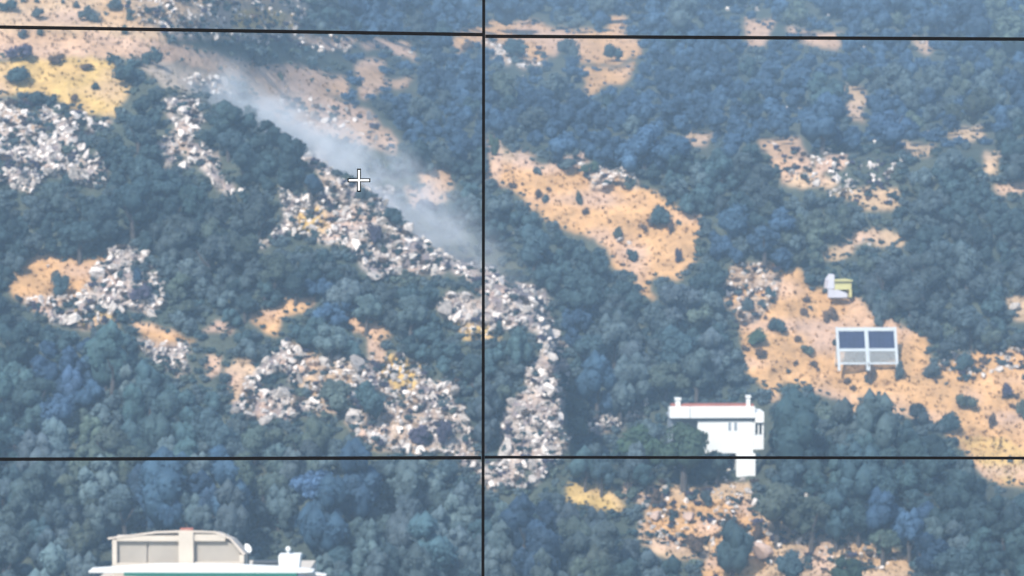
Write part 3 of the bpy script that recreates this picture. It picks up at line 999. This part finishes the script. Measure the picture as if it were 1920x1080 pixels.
for poly, n, lb in ((EARTH[13][1], 46, 'small brown scrub tuft on the orange right hand slope'),
                    (EARTH[12][1], 14, 'small brown scrub tuft on the big orange clearing'),
                    (EARTH[1][1], 34, 'grey scrub tuft on the stony land above the dirt track'),
                    (EARTH[0][1], 14, 'grey scrub tuft on the sandy land in the upper left corner'),
                    (EARTH[16][1], 22, 'scrub tuft on the terraced bank below the white house'),
                    (EARTH[2][1], 10, 'low tuft along the pink dirt track'),
                    (ROCKS[0][1], 16, 'dark scrub tuft among the rocks of the far left shoulder'),
                    (ROCKS[2][1], 14, 'dark scrub tuft among the rocks around the crosshair'),
                    (ROCKS[3][1], 12, 'dark scrub tuft among the rocks of the lower ridge'),
                    (ROCKS[6][1], 14, 'dark scrub tuft among the scree left of the joint'),
                    (ROCKS[8][1], 10, 'dark scrub tuft on the left stony clearing')):
    for (u, v) in scatter(poly, n, rng):
        if 1560 < u < 1695 and 600 < v < 690:
            continue
        w = rng.uniform(9, 22)
        bush(u, v, w, w * rng.uniform(.6, .95), rng.choice(['brown', 'grey green', 'brown'] if 'brown' in lb else ['grey green', 'dark green', 'olive green', 'purplish']), lb,
             group=lb.replace('tuft', 'tufts', 1), name='scrub_tuft', cat='tuft', rng=rng)

# ------------------------------------------------------------------ rocks
ROCKMESH = []
for i in range(8):
    rg = np.random.default_rng(400 + i)
    v, f = ICO2
    v = v.copy()
    for _ in range(13):                                   # chop flat facets off
        d = rg.normal(size=3)
        d /= np.linalg.norm(d)
        k = v @ d
        cut = rg.uniform(.28, .66)
        v -= np.clip(k - cut, 0, None)[:, None] * d
    v *= np.array([rg.uniform(.9, 1.7), rg.uniform(.9, 1.4), rg.uniform(1.0, 2.0)])
    v += rg.normal(size=v.shape) * .05
    ROCKMESH.append((np_mesh('rock', v, f, M_ROCK, None, False), v, f))
rocks = []
for zi, (ph, poly) in enumerate(ROCKS):
    a = np.array(poly, float)
    area = 0.5 * abs(np.sum(a[:, 0] * np.roll(a[:, 1], -1) - a[:, 1] * np.roll(a[:, 0], -1)))
    dens = 1 / 240 if zi not in (11, 12, 13, 15, 18, 19, 20) else 1 / 900
    got = []
    for (u, v) in scatter(poly, int(area * dens * 2.0), rng, rocky):
        r_ = rng.uniform(4.5, 11) if rng.random() < .78 else rng.uniform(11, 17)
        if zi in (11, 12, 13, 15, 16, 17, 18, 19, 20):
            r_ *= .62
        if any((u - x) ** 2 + ((v - y) * .9) ** 2 < (.6 * (r_ + q)) ** 2 for x, y, q in got):
            continue
        got.append((u, v, r_))
        rocks.append((u, v, r_, zi))
EXTRA = [(1365, 20, 8), (1400, 12, 7), (1420, 20, 8), (1555, 30, 9), (1475, 208, 9), (1500, 205, 6), (1620, 265, 9), (1640, 270, 6), (1738, 250, 9), (1745, 215, 8), (1755, 85, 6),
         (1800, 260, 10), (1830, 225, 8), (1730, 82, 8), (1620, 92, 6), (980, 145, 6), (1545, 300, 7), (1690, 300, 8), (1620, 450, 6), (1630, 458, 5), (1735, 500, 6), (1900, 575, 12),
         (375, 575, 9), (390, 572, 6), (485, 455, 9), (1065, 520, 6), (960, 440, 6), (455, 360, 7), (420, 362, 6), (1510, 930, 7), (1498, 938, 5), (105, 915, 4), (15, 1075, 7), (45, 1072, 6), (1178, 455, 6),
         (1160, 452, 9), (148, 440, 8), (237, 445, 8), (90, 500, 6), (640, 75, 8), (620, 68, 7), (655, 88, 8), (740, 78, 7), (770, 100, 7), (795, 112, 5), (845, 118, 6)]
for u, v, r_ in EXTRA:
    rocks.append((u, v, r_ * (.72 if v < 330 else 1), -1))
rocks.sort(key=lambda q: -q[2])
rV, rT, rn = [], [], 0
for i, (u, v, r_, zi) in enumerate(rocks):
    t = float(depth(u, v))
    s = r_ * px(t)
    me_, vv, ff = rng.choice(ROCKMESH)
    p = P(u, v, t) + np.array([0, 0, s * .1])
    sx = (rng.uniform(.7, 1.2), rng.uniform(.8, 1.2), rng.uniform(.75, 1.35))
    a = rng.random() * 6.28
    if i < 290 and (-10 < u < 1930):
        o = bpy.data.objects.new('rock', me_)
        COL.objects.link(o)
        o.location = p
        o.scale = tuple(s * q for q in sx)
        o.rotation_euler = (rng.uniform(-.3, .3), rng.uniform(-.3, .3), a)
        if zi >= 0:
            ph = ROCKS[zi][0]
            tag(o, 'pale rock ' + ph, 'rock', 'rocks ' + ph)
        else:
            z_ = zone(u, v)
            if v < 320 and u > 1300: z_ = 'lying alone on the bluish far hillside'
            tag(o, 'single pale rock ' + z_, 'rock', 'single rocks ' + z_)
    else:
        rot = np.array([[math.cos(a), -math.sin(a), 0], [math.sin(a), math.cos(a), 0], [0, 0, 1]])
        rV.append((vv * np.array(sx) * s) @ rot.T + p)
        rT.append(ff + rn)
        rn += len(vv)
for zi, (ph, poly) in enumerate(ROCKS):                    # small rubble between the rocks
    a = np.array(poly, float)
    area = 0.5 * abs(np.sum(a[:, 0] * np.roll(a[:, 1], -1) - a[:, 1] * np.roll(a[:, 0], -1)))
    for (u, v) in scatter(poly, int(area / (95 if zi not in (11, 12, 13, 15, 18, 19, 20) else 300)), rng, rocky):
        t = float(depth(u, v))
        s = rng.uniform(1.8, 5.5) * px(t)
        me_, vv, ff = ROCKMESH[rng.choice([0, 2, 4, 6])]
        rV.append(vv * s + P(u, v, t) + np.array([0, 0, s * .2]))
        rT.append(ff + rn)
        rn += len(vv)
o = bpy.data.objects.new('rubble', np_mesh('rubble', np.concatenate(rV), np.concatenate(rT), M_ROCK, None, False))
COL.objects.link(o)
tag(o, 'small pale rubble strewn between the rocks', kind='stuff')

# dark low scrub in the cracks between the rocks
mV, mT, mC, mn = [], [], [], 0
for zi, (ph, poly) in enumerate(ROCKS):
    a = np.array(poly, float)
    area = 0.5 * abs(np.sum(a[:, 0] * np.roll(a[:, 1], -1) - a[:, 1] * np.roll(a[:, 0], -1)))
    for (u, v) in scatter(poly, int(area / 170), rng, lambda p_, x, y: inside(p_, x, y) & (clump(x, y) < rng.uniform(-.25, .3))):
        vv, ff = rng.choice(TINY)
        t = float(depth(u, v))
        s = rng.choice([rng.uniform(3, 8), rng.uniform(6, 13)]) * px(t)
        mV.append(vv * s + P(u, v, t) - np.array([0, 0, s * .1]))
        mT.append(ff + mn)
        mn += len(vv)
        mC.append(np.tile(np.array(TINTS[rng.choice(['dark green', 'brown', 'purplish', 'grey green'])]) * rng.uniform(.5, 1.05), (len(vv), 1)))
o = bpy.data.objects.new('rock_scrub', np_mesh('rock_scrub', np.concatenate(mV), np.concatenate(mT), M_LEAF_MASS, np.concatenate(mC), False))
COL.objects.link(o)
tag(o, 'tiny dark scrub growing in the cracks between the rocks', kind='stuff')

# larger pinkish blocks of the terraced bank
for (u, v, w, h, lb) in ((1228, 968, 40, 26, 'pink chopped boulder left on the terraced bank'), (1292, 970, 36, 26, 'pink chopped boulder in the middle of the terraced bank'),
                         (1425, 1035, 50, 46, 'rounded orange boulder right of the dark oval tree'), (1180, 908, 30, 20, 'small pink boulder at the upper left of the terraced bank')):
    t = float(depth(u, v + h * .4))
    vv, ff = ICO2
    vv = vv.copy()
    for _ in range(12):
        d = np.random.default_rng(int(u) + _).normal(size=3)
        d /= np.linalg.norm(d)
        vv -= np.clip(vv @ d - rng.uniform(.3, .6), 0, None)[:, None] * d
    o = bpy.data.objects.new('boulder', np_mesh('boulder', vv * np.array([w * .55, w * .45, h * .5]) * px(t), ff, M_ROCK_PINK, None, False))
    COL.objects.link(o)
    o.location = P(u, v, t)
    tag(o, lb, 'boulder')

# dry grass in the clearings
mV, mT, mC, mn = [], [], [], 0
for c, poly in EARTH:
    a = np.array(poly, float)
    a[:, 0] = np.clip(a[:, 0], -60, 1980)
    a[:, 1] = np.clip(a[:, 1], -60, 1110)
    area = 0.5 * abs(np.sum(a[:, 0] * np.roll(a[:, 1], -1) - a[:, 1] * np.roll(a[:, 0], -1)))
    for (u, v) in scatter([tuple(q) for q in a], int(area / 120), rng):
        t = float(depth(u, v))
        p = P(u, v, t)
        hgt = rng.uniform(3, 7) * px(t)
        for k in range(4):
            an = rng.random() * 6.28
            d = np.array([math.cos(an), math.sin(an), 0])
            q = p + d * hgt * .3
            mV.append(np.array([q + np.array([-d[1], d[0], 0]) * hgt * .3, q - np.array([-d[1], d[0], 0]) * hgt * .3, q + d * hgt * .5 + np.array([0, 0, hgt])]))
            mT.append(np.array([[mn, mn + 1, mn + 2]]))
            mn += 3
        mC.append(np.tile(np.array(c) * np.array((0.95, 1.0, .95)) * rng.uniform(.55, .98), (12, 1)))
o = bpy.data.objects.new('dry_grass', np_mesh('dry_grass', np.concatenate(mV), np.concatenate(mT), M_LEAF_MASS, np.concatenate(mC), False))
COL.objects.link(o)
tag(o, 'short dry grass on the bare earth', kind='stuff')


# ------------------------------------------------------------------ buildings
def frame_at(name, u, v, t, rz=0.0):
    """root at the ground point below; local units are photo pixels turned to metres at that distance"""
    return empty(name, Vector(P(u, v, t)), rz), px(t)


# white flat-roofed house
T_H = float(depth(1340, 892))
hr, k = frame_at('white_house', 1335, 890, T_H, R(2))
tag(hr, 'white flat roofed house with a long overhanging roof band, half hidden by a tree', 'house')


def X(u): return (u - 1335) * k
def Z(v): return (890 - v) * k * 1.0


D = 5.0
MB().box(X(1308), X(1412), 0, D, Z(850), Z(789.2)).build('wall', M_WHITE, hr, .03)
MB().box(X(1380), X(1416), -.35, D - .4, Z(925), Z(850.2)).build('lower_wall', M_WHITE, hr, .03)
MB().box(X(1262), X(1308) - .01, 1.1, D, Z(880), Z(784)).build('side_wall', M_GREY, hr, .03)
MB().box(X(1259), X(1411), .3, D - .1, Z(789), Z(783.2)).build('soffit_shade', M_GREY, hr)  # grey strip painted for the shadow gap under the roof band
MB().box(X(1255), X(1293) - .02, -.34, -.05, Z(783), Z(761.5)).box(X(1293) + .02, X(1415), -.34, -.05, Z(783), Z(761.5)).build('roof_band', M_WHITE, hr, .03)
MB().prism([(X(1256), Z(782.5)), (X(1414), Z(782.5)), (X(1414), Z(765)), (X(1256), Z(765))], -.03, 1.6).build('roof_slab', M_WHITE, hr)
v_ = [(X(1257), -.7, Z(759.5)), (X(1413), -.7, Z(759.5)), (X(1413), D + .2, Z(759.5) - 1.25), (X(1257), D + .2, Z(759.5) - 1.25)]
MB().prism([(X(1258), Z(761.2)), (X(1413), Z(761.2)), (X(1413), Z(757.5)), (X(1258), Z(757.5))], -.1, .9).build('roof_tile_edge', M_TERRA, hr)
MB().box(X(1415) + .01, X(1432), -.3, 2.4, Z(792), Z(772)).build('annex_roof', M_WHITE, hr, .03)
mb = MB().box(X(1412) + .01, X(1432), -.1, 2.2, Z(843), Z(816))
mb.box(X(1412) + .01, X(1416), -.1, .2, Z(816), Z(792)).box(X(1421), X(1423.5), -.1, .15, Z(816), Z(792)).box(X(1428.5), X(1432), -.1, .15, Z(816), Z(792))
mb.build('balcony', M_WHITE, hr, .03)
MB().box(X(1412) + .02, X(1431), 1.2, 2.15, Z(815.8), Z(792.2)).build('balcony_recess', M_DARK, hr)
for u0 in (1365, 1376):
    wf = MB().box(X(u0) - .02, X(u0 + 5) + .02, -.03, .02, Z(806) - .02, Z(791)).build('window', M_WHITE, hr)
    MB().box(X(u0), X(u0 + 5), -.06, -.032, Z(806), Z(791.5)).build('pane', M_GREY, wf)
for u0, w, zt in ((1266, 9, 745), (1399, 7, 741)):
    ch = MB().box(X(u0), X(u0 + w), .0 - .2, .3, Z(762), Z(zt + 5)).build('chimney', M_WHITE, hr, .02)
    MB().box(X(u0) - .05, X(u0 + w) + .05, -.25, .35, Z(zt + 4.8), Z(zt)).build('chimney_cap', M_WHITE, ch, .02)

# cream rooftop pavilion on the near house
T_C = 192.0
tg = T_C
cr, k = frame_at('cream_house', 380, 1360, T_C, R(-1.5))
tag(cr, 'cream house with a low roofed rooftop room and a green edged terrace', 'house')


def X(u): return (u - 380) * k
def Z(v): return (1360 - v) * k * 1.0


D = 6.0
MB().box(X(178), X(570), 0, 9.0, Z(1460), Z(1094)).build('wall', M_CREAM, cr, .05)
MB().prism([(X(170), Z(1071)), (X(575), Z(1070)), (X(590), Z(1068)), (X(540), Z(1063)), (X(420), Z(1058)), (X(300), Z(1058)), (X(230), Z(1063)), (X(170), Z(1067))][::1], -.55, .9).build('terrace_edge', M_WHITE, cr, .03)
MB().box(X(236), X(560), -.6, .3, Z(1076.5), Z(1069.5)).build('green_trim', M_GREEN, cr, .02)
MB().box(X(180), X(568), .92, 9.0, Z(1093.8), Z(1088)).build('terrace_floor', M_CREAM, cr)
prof = [(206, 1066), (206, 1011), (290, 1001), (345, 999), (400, 1001), (428, 1014), (455, 1044), (455, 1066)]
prof_r = [(X(a), Z(b_)) for a, b_ in prof][::-1]
y0 = 1.2
pv = MB().prism([(X(a), Z(b_)) for a, b_ in ((206, 1088), (455, 1088), (455, 1044), (428, 1014), (400, 1003), (345, 1001.5), (290, 1003), (206, 1013))], y0 + .45, y0 + 2.6).build('rooftop_room', M_CREAM, cr)
mb = MB()
mb.box(X(206), X(215), y0, y0 + .44, Z(1066), Z(1016)).box(X(332), X(360), y0 - .12, y0 + .44, Z(1066), Z(1000.5))
mb.box(X(215), X(332), y0, y0 + .44, Z(1018.5), Z(1008)).box(X(360), X(420), y0, y0 + .44, Z(1018), Z(1005)).box(X(446), X(455), y0, y0 + .44, Z(1066), Z(1044))
mb.box(X(215), X(332), y0, y0 + .44, Z(1066), Z(1060.5)).box(X(360), X(446), y0, y0 + .44, Z(1066), Z(1058))
mb.build('facade_frame', M_CREAM, cr, .02)
for a, b_ in ((215.5, 270), (274, 331.5)):
    MB().box(X(a), X(b_), y0 + .30, y0 + .42, Z(1060.4), Z(1018.6)).build('bay_panel', M_BEIGE, cr)
MB().prism([(X(a), Z(b_)) for a, b_ in ((360.5, 1057.9), (445.8, 1057.9), (445.8, 1036), (432, 1021), (420, 1018.2), (360.5, 1018.2))], y0 + .30, y0 + .42).build('bay_panel', M_BEIGE, cr)
top = [(198, 1011.5), (290, 999.2), (345, 996.8), (402, 999), (431, 1012), (458, 1042)]
lo = [(198, 1015), (290, 1003), (345, 1001), (400, 1002.5), (428, 1014), (453, 1044)]
MB().prism([(X(a), Z(b_)) for a, b_ in lo] + [(X(a), Z(b_)) for a, b_ in top[::-1]], y0 - .04, y0 + 2.8).build('roof', simple('pale_roof_render', (.53, .455, .38), .85, .2, .1, .8), cr)
for vt in bpy.data.objects[[q.name for q in cr.children if q.name.startswith('roof') and not q.name.startswith('rooft')][-1]].data.vertices:
    if vt.co.y > y0 + 1:
        vt.co.z -= .38
for q in cr.children:
    if q.name.startswith('rooftop_room'):
        for vt in q.data.vertices:
            if vt.co.y > y0 + 1 and vt.co.z > Z(1050):
                vt.co.z -= .40

MB().box(X(334), X(358), y0 + .2, y0 + .5, Z(998), Z(994.5)).build('roof_ridge_tile', M_TERRA, cr)
# dish
mb = MB()
mb.tube([(X(462), 1.6, Z(1088)), (X(462), 1.6, Z(1032))], [.05, .05])
dsh = mb.build('dish_mast', M_DARK, cr)
mb = MB()
c0 = Vector((X(460), 1.45, Z(1031)))
ax = Vector((-.45, -.75, .35)).normalized()
s1 = ax.orthogonal().normalized()
s2 = ax.cross(s1)
mb.v.append(tuple(c0 + ax * -.12))
for ri, rr in enumerate((.13, .25, .34)):
    for q in range(14):
        w = 2 * math.pi * q / 14
        mb.v.append(tuple(c0 + (s1 * math.cos(w) * .5 + s2 * math.sin(w)) * rr + ax * (-.12 + .42 * rr * rr)))
for q in range(14):
    mb.f.append((0, 1 + q, 1 + (q + 1) % 14))
    for ri in range(2):
        a = 1 + ri * 14
        mb.f.append((a + q, a + 14 + q, a + 14 + (q + 1) % 14, a + (q + 1) % 14))
do = mb.build('satellite_dish', M_WHITE, cr)
so = do.modifiers.new('solid', 'SOLIDIFY')
so.thickness = .03
MB().tube([tuple(c0), tuple(c0 + ax * .42)], [.02, .02]).build('dish_arm', M_DARK, do)
# water tank
MB().prism([(X(522), Z(1088)), (X(557), Z(1088)), (X(562), Z(1043)), (X(520), Z(1043.5))], 1.0, 2.2).build('water_tank', M_WHITE, cr, .05)
MB().tube([(X(537), 1.6, Z(1044)), (X(537), 1.6, Z(1036))], [.05, .05]).ball((X(537), 1.6, Z(1034)), .16).build('tank_float_ball', M_WHITE, cr)
MB().box(X(470), X(519), 1.5, 2.2, Z(1088), Z(1057)).build('pipe_housing', M_DARK, cr, .04)
MB().prism([(X(566), Z(1076)), (X(612), Z(1079)), (X(612), Z(1076)), (X(566), Z(1069))], .2, .7).build('side_canopy', M_WHITE, cr)

# framed blue panels standing on the right-hand slope
T_P = float(depth(1628, 684)) - 1.2
pr, k = frame_at('solar_panel_rack', 1628, 684, T_P, R(3))
tag(pr, 'white steel rack with two dark blue panels above grey grilles on the orange slope', 'solar panel')


def X(u): return (u - 1628) * k
def Z(v): return (684 - v) * k * 1.03


LEAN = 0.42


def lean(o):
    for vt in o.data.vertices:
        vt.co.y += LEAN * vt.co.z
    return o


for (a, b_) in ((1570, 1575), (1624, 1631), (1680, 1685)):
    lean(MB().box(X(a), X(b_), -.12, .06, Z(694), Z(617)).build('post', M_METAL, pr, .015))
for (a, b_) in ((1575.1, 1623.9), (1631.1, 1679.9)):
    lean(MB().box(X(a), X(b_), -.10, .05, Z(624), Z(617.5)).build('top_rail', M_METAL, pr, .015))
    lean(MB().box(X(a), X(b_), -.10, .05, Z(660), Z(655)).build('middle_rail', M_METAL, pr, .015))
    lean(MB().box(X(a), X(b_), -.10, .05, Z(683), Z(680)).build('bottom_rail', M_METAL, pr, .015))
    pn = lean(MB().box(X(a), X(b_), -.03, .03, Z(655), Z(624)).build('solar_panel', M_PANEL, pr))
    mb = MB()
    for i in range(1, 6):
        x = X(a) + (X(b_) - X(a)) * i / 6
        mb.box(x - .012, x + .012, -.042, -.033, Z(655), Z(624))
    for i in range(1, 3):
        z = Z(655) + (Z(624) - Z(655)) * i / 3
        mb.box(X(a), X(b_), -.050, -.044, z - .012, z + .012)
    lean(mb.build('cell_grid', simple('cell_line', (.035, .045, .09), .5, .3, .05, 3), pn))
    mb = MB()
    for i in range(20):
        x = X(a) + (X(b_) - X(a)) * (i + .5) / 20
        mb.box(x - .028, x + .028, -.04, .0, Z(680), Z(660))
    lean(mb.build('grille', M_MESHGREY, pr))
for u_ in (1573, 1627, 1682):
    MB().tube([(X(u_), LEAN * Z(630), Z(630)), (X(u_), LEAN * Z(630) + 1.0, -.2)], [.05, .05]).build('rear_strut', M_METAL, pr)

# yellow hut above the slope
T_Y = float(depth(1578, 553)) - 1.4
yr, k = frame_at('yellow_hut', 1575, 552, T_Y, R(8))
yr.scale = (.82, .82, .72)
tag(yr, 'tiny yellow hut with a white gable and white plinth at the wood edge', 'hut')


def X(u): return (u - 1575) * k
def Z(v): return (552 - v) * k * 1.0


MB().box(X(1562), X(1602), 0, 2.6, Z(540), Z(518)).build('wall', M_YELLOW, yr, .03)
MB().prism([(X(1545), Z(537)), (X(1561.5), Z(537)), (X(1561.5), Z(500)), (X(1556), Z(501)), (X(1548), Z(514))], -.1, 1.6).build('gable', M_LILAC, yr, .03)
MB().prism([(X(1545), Z(560)), (X(1590), Z(560)), (X(1590), Z(549)), (X(1570), Z(540.2)), (X(1545), Z(537.2))], -.5, -.1).build('plinth', M_LILAC, yr, .03)
MB().box(X(1597.2), X(1602), -.1, 2.6, Z(560), Z(540.2)).build('corner_wall', M_YELLOW, yr)
v_ = MB().prism([(X(1560), Z(518)), (X(1604), Z(518)), (X(1604), Z(514.5)), (X(1560), Z(516))], -.25, 2.8).build('roof', M_YELLOW, yr, .02)

# ------------------------------------------------------------------ joints of the screen wall, near the camera
T_W = 5.4
wall_root = empty('video_wall_frame', Vector((0, 5.4 * CP, -1.72)), 0)
tag(wall_root, 'black lattice of thin joints between the screens of the video wall', 'screen frame')
inv = Matrix.Translation(wall_root.location).inverted()


def bar(name, a, b_, w, mat=M_BLACK, t0=T_W, th=.012, parent=wall_root):
    """flat bar between two points of the screen plane, w pixels wide, th deep"""
    a, b_ = np.array(a, float), np.array(b_, float)
    d = b_ - a
    n = np.array([-d[1], d[0]]) / np.linalg.norm(d) * w / 2
    cs = [a - n, b_ - n, b_ + n, a + n]
    f = [Vector(P(c[0], c[1], t0)) for c in cs]
    fw = Vector((0, CP, SP)) * th
    vs_ = [inv @ q for q in f] + [inv @ (q + fw) for q in f]
    return mesh_obj(name, vs_, [(0, 1, 2, 3), (7, 6, 5, 4), (0, 4, 5, 1), (1, 5, 6, 2), (2, 6, 7, 3), (3, 7, 4, 0)], mat, parent)


bar('joint', (908, -800), (904.5, 1800), 5.6, t0=T_W - .002)
bar('joint', (-520, 42), (905, 64.5), 5.6)
bar('joint', (910, 67.5), (2340, 75), 5.6)
bar('joint', (-520, 863), (902, 858.5), 6)
bar('joint', (909, 857.5), (2340, 860), 5)
bar('joint', (-520, -800), (-520, 2000), 8, t0=T_W - .002)
bar('joint', (2340, -800), (2340, 2000), 8, t0=T_W - .002)
bar('joint', (-520, -790), (2340, -790), 8)
ch = bar('crosshair', (651.5, 338), (694.5, 338), 7.4, t0=T_W + .002, th=.001)
bar('crosshair', (673, 316), (673, 337), 7.4, t0=T_W + .0005, th=.001)
bar('crosshair', (673, 339), (673, 360), 7.4, t0=T_W + .0005, th=.001)
cm = bar('crosshair_core', (654, 338), (692, 338), 3.2, M_MARK, T_W - .002, .001)
bar('crosshair_core', (673, 319), (673, 357), 3.2, M_MARK, T_W - .0035, .001)

# ------------------------------------------------------------------ smoke in the gully, and the air
a = Vector(P(965, 548, 279))
c = Vector(P(330, 130, 283))
mid = (a + c) / 2
ax = (c - a)
ln = ax.length
mb = MB()
mb.ball((0, 0, 0), 1.0, 24, 14)
sm = mb.build('smoke', M_WHITE)
sm.data.materials.clear()
ms = bpy.data.materials.new('smoke_volume')
ms.use_nodes = True
nt = ms.node_tree
nt.nodes.remove(nt.nodes['Principled BSDF'])
N, L = nt.nodes, nt.links
pvn = N.new('ShaderNodeVolumePrincipled')
pvn.inputs['Color'].default_value = (0.93, 0.965, 1.0, 1)
pvn.inputs['Anisotropy'].default_value = 0.0
tc = N.new('ShaderNodeTexCoord')
ve = N.new('ShaderNodeVectorMath')
ve.operation = 'LENGTH'
L.new(tc.outputs['Object'], ve.inputs[0])
fo = N.new('ShaderNodeMapRange')
fo.interpolation_type = 'SMOOTHSTEP'
fo.inputs[1].default_value, fo.inputs[2].default_value = 0.0, 0.98
fo.inputs[3].default_value, fo.inputs[4].default_value = 1.0, 0.0
L.new(ve.outputs['Value'], fo.inputs[0])
no = N.new('ShaderNodeTexNoise')
mp = N.new('ShaderNodeMapping')
mp.inputs['Scale'].default_value = (3.6, 1.6, 1.5)
L.new(tc.outputs['Object'], mp.inputs[0])
L.new(mp.outputs[0], no.inputs['Vector'])
no.inputs['Scale'].default_value = 1.5
no.inputs['Detail'].default_value = 5
no.inputs['Roughness'].default_value = 0.6
no.inputs['Distortion'].default_value = 0.6
nr_ = N.new('ShaderNodeMapRange')
nr_.inputs[1].default_value, nr_.inputs[2].default_value = 0.45, 0.70
nr_.inputs[3].default_value, nr_.inputs[4].default_value = 0.03, 1.0
L.new(no.outputs[0], nr_.inputs[0])
m1 = N.new('ShaderNodeMath')
m1.operation = 'MULTIPLY'
L.new(fo.outputs[0], m1.inputs[0])
L.new(nr_.outputs[0], m1.inputs[1])
m2 = N.new('ShaderNodeMath')
m2.operation = 'MULTIPLY'
m2.inputs[1].default_value = 0.75
L.new(m1.outputs[0], m2.inputs[0])
L.new(m2.outputs[0], pvn.inputs['Density'])
L.new(pvn.outputs[0], N['Material Output'].inputs['Volume'])
sm.data.materials.append(ms)
q = ax.to_track_quat('X', 'Z')
sm.location = mid
sm.rotation_mode = 'QUATERNION'
sm.rotation_quaternion = q
sm.scale = (ln * .60, 8.0, 6.4)
tag(sm, 'thin bluish white smoke drifting up the gully behind the ridge', kind='stuff')

hz = MB().box(-6100, 6100, -420, 9100, -62, 130).build('haze', M_WHITE)
hz.data.materials.clear()
mh = bpy.data.materials.new('haze_air')
mh.use_nodes = True
nt = mh.node_tree
nt.nodes.remove(nt.nodes['Principled BSDF'])
pvh = nt.nodes.new('ShaderNodeVolumePrincipled')
pvh.inputs['Color'].default_value = (0.52, 0.76, 1.0, 1)
pvh.inputs['Density'].default_value = 0.00076
nt.links.new(pvh.outputs[0], nt.nodes['Material Output'].inputs['Volume'])
hz.data.materials.append(mh)
tag(hz, 'pale blue haze between the camera and the hillside', kind='stuff')

# ------------------------------------------------------------------ labels: order within small groups of look-alikes
ORD = ['leftmost', 'second', 'third', 'fourth', 'fifth', 'sixth', 'seventh', 'eighth', 'ninth', 'tenth', 'eleventh', 'twelfth', 'thirteenth', 'fourteenth', 'fifteenth', 'sixteenth']
same = {}
for o in scene.objects:
    if o.parent is None and o.get('category') in ('tree', 'rock', 'tuft') and o.get('group'):
        same.setdefault(o['label'], []).append(o)


def order_labels(lb, os_, part=''):
    if len(os_) > 16:
        n_ = -(-len(os_) // 16)
        os_.sort(key=lambda q: -q.location.z / q.location.y)
        names = {2: ['upper half', 'lower half'], 3: ['upper part', 'middle part', 'lower part']}.get(n_)
        for i in range(n_):
            order_labels(lb, os_[i * len(os_) // n_:(i + 1) * len(os_) // n_], ', ' + names[i])
        return
    os_.sort(key=lambda q: q.location.x / q.location.y)
    for i, o in enumerate(os_):
        e = part if len(os_) == 1 else part + ', ' + ('leftmost' if i == 0 else 'rightmost' if i == len(os_) - 1 else ORD[i] + ' from left')
        t_ = lb + e
        if len(t_.split()) > 16:
            t_ = t_.replace('pale limestone rock', 'pale rock').replace('bushy tree', 'tree')
        o['label'] = t_


for lb, os_ in same.items():
    order_labels(lb, os_)
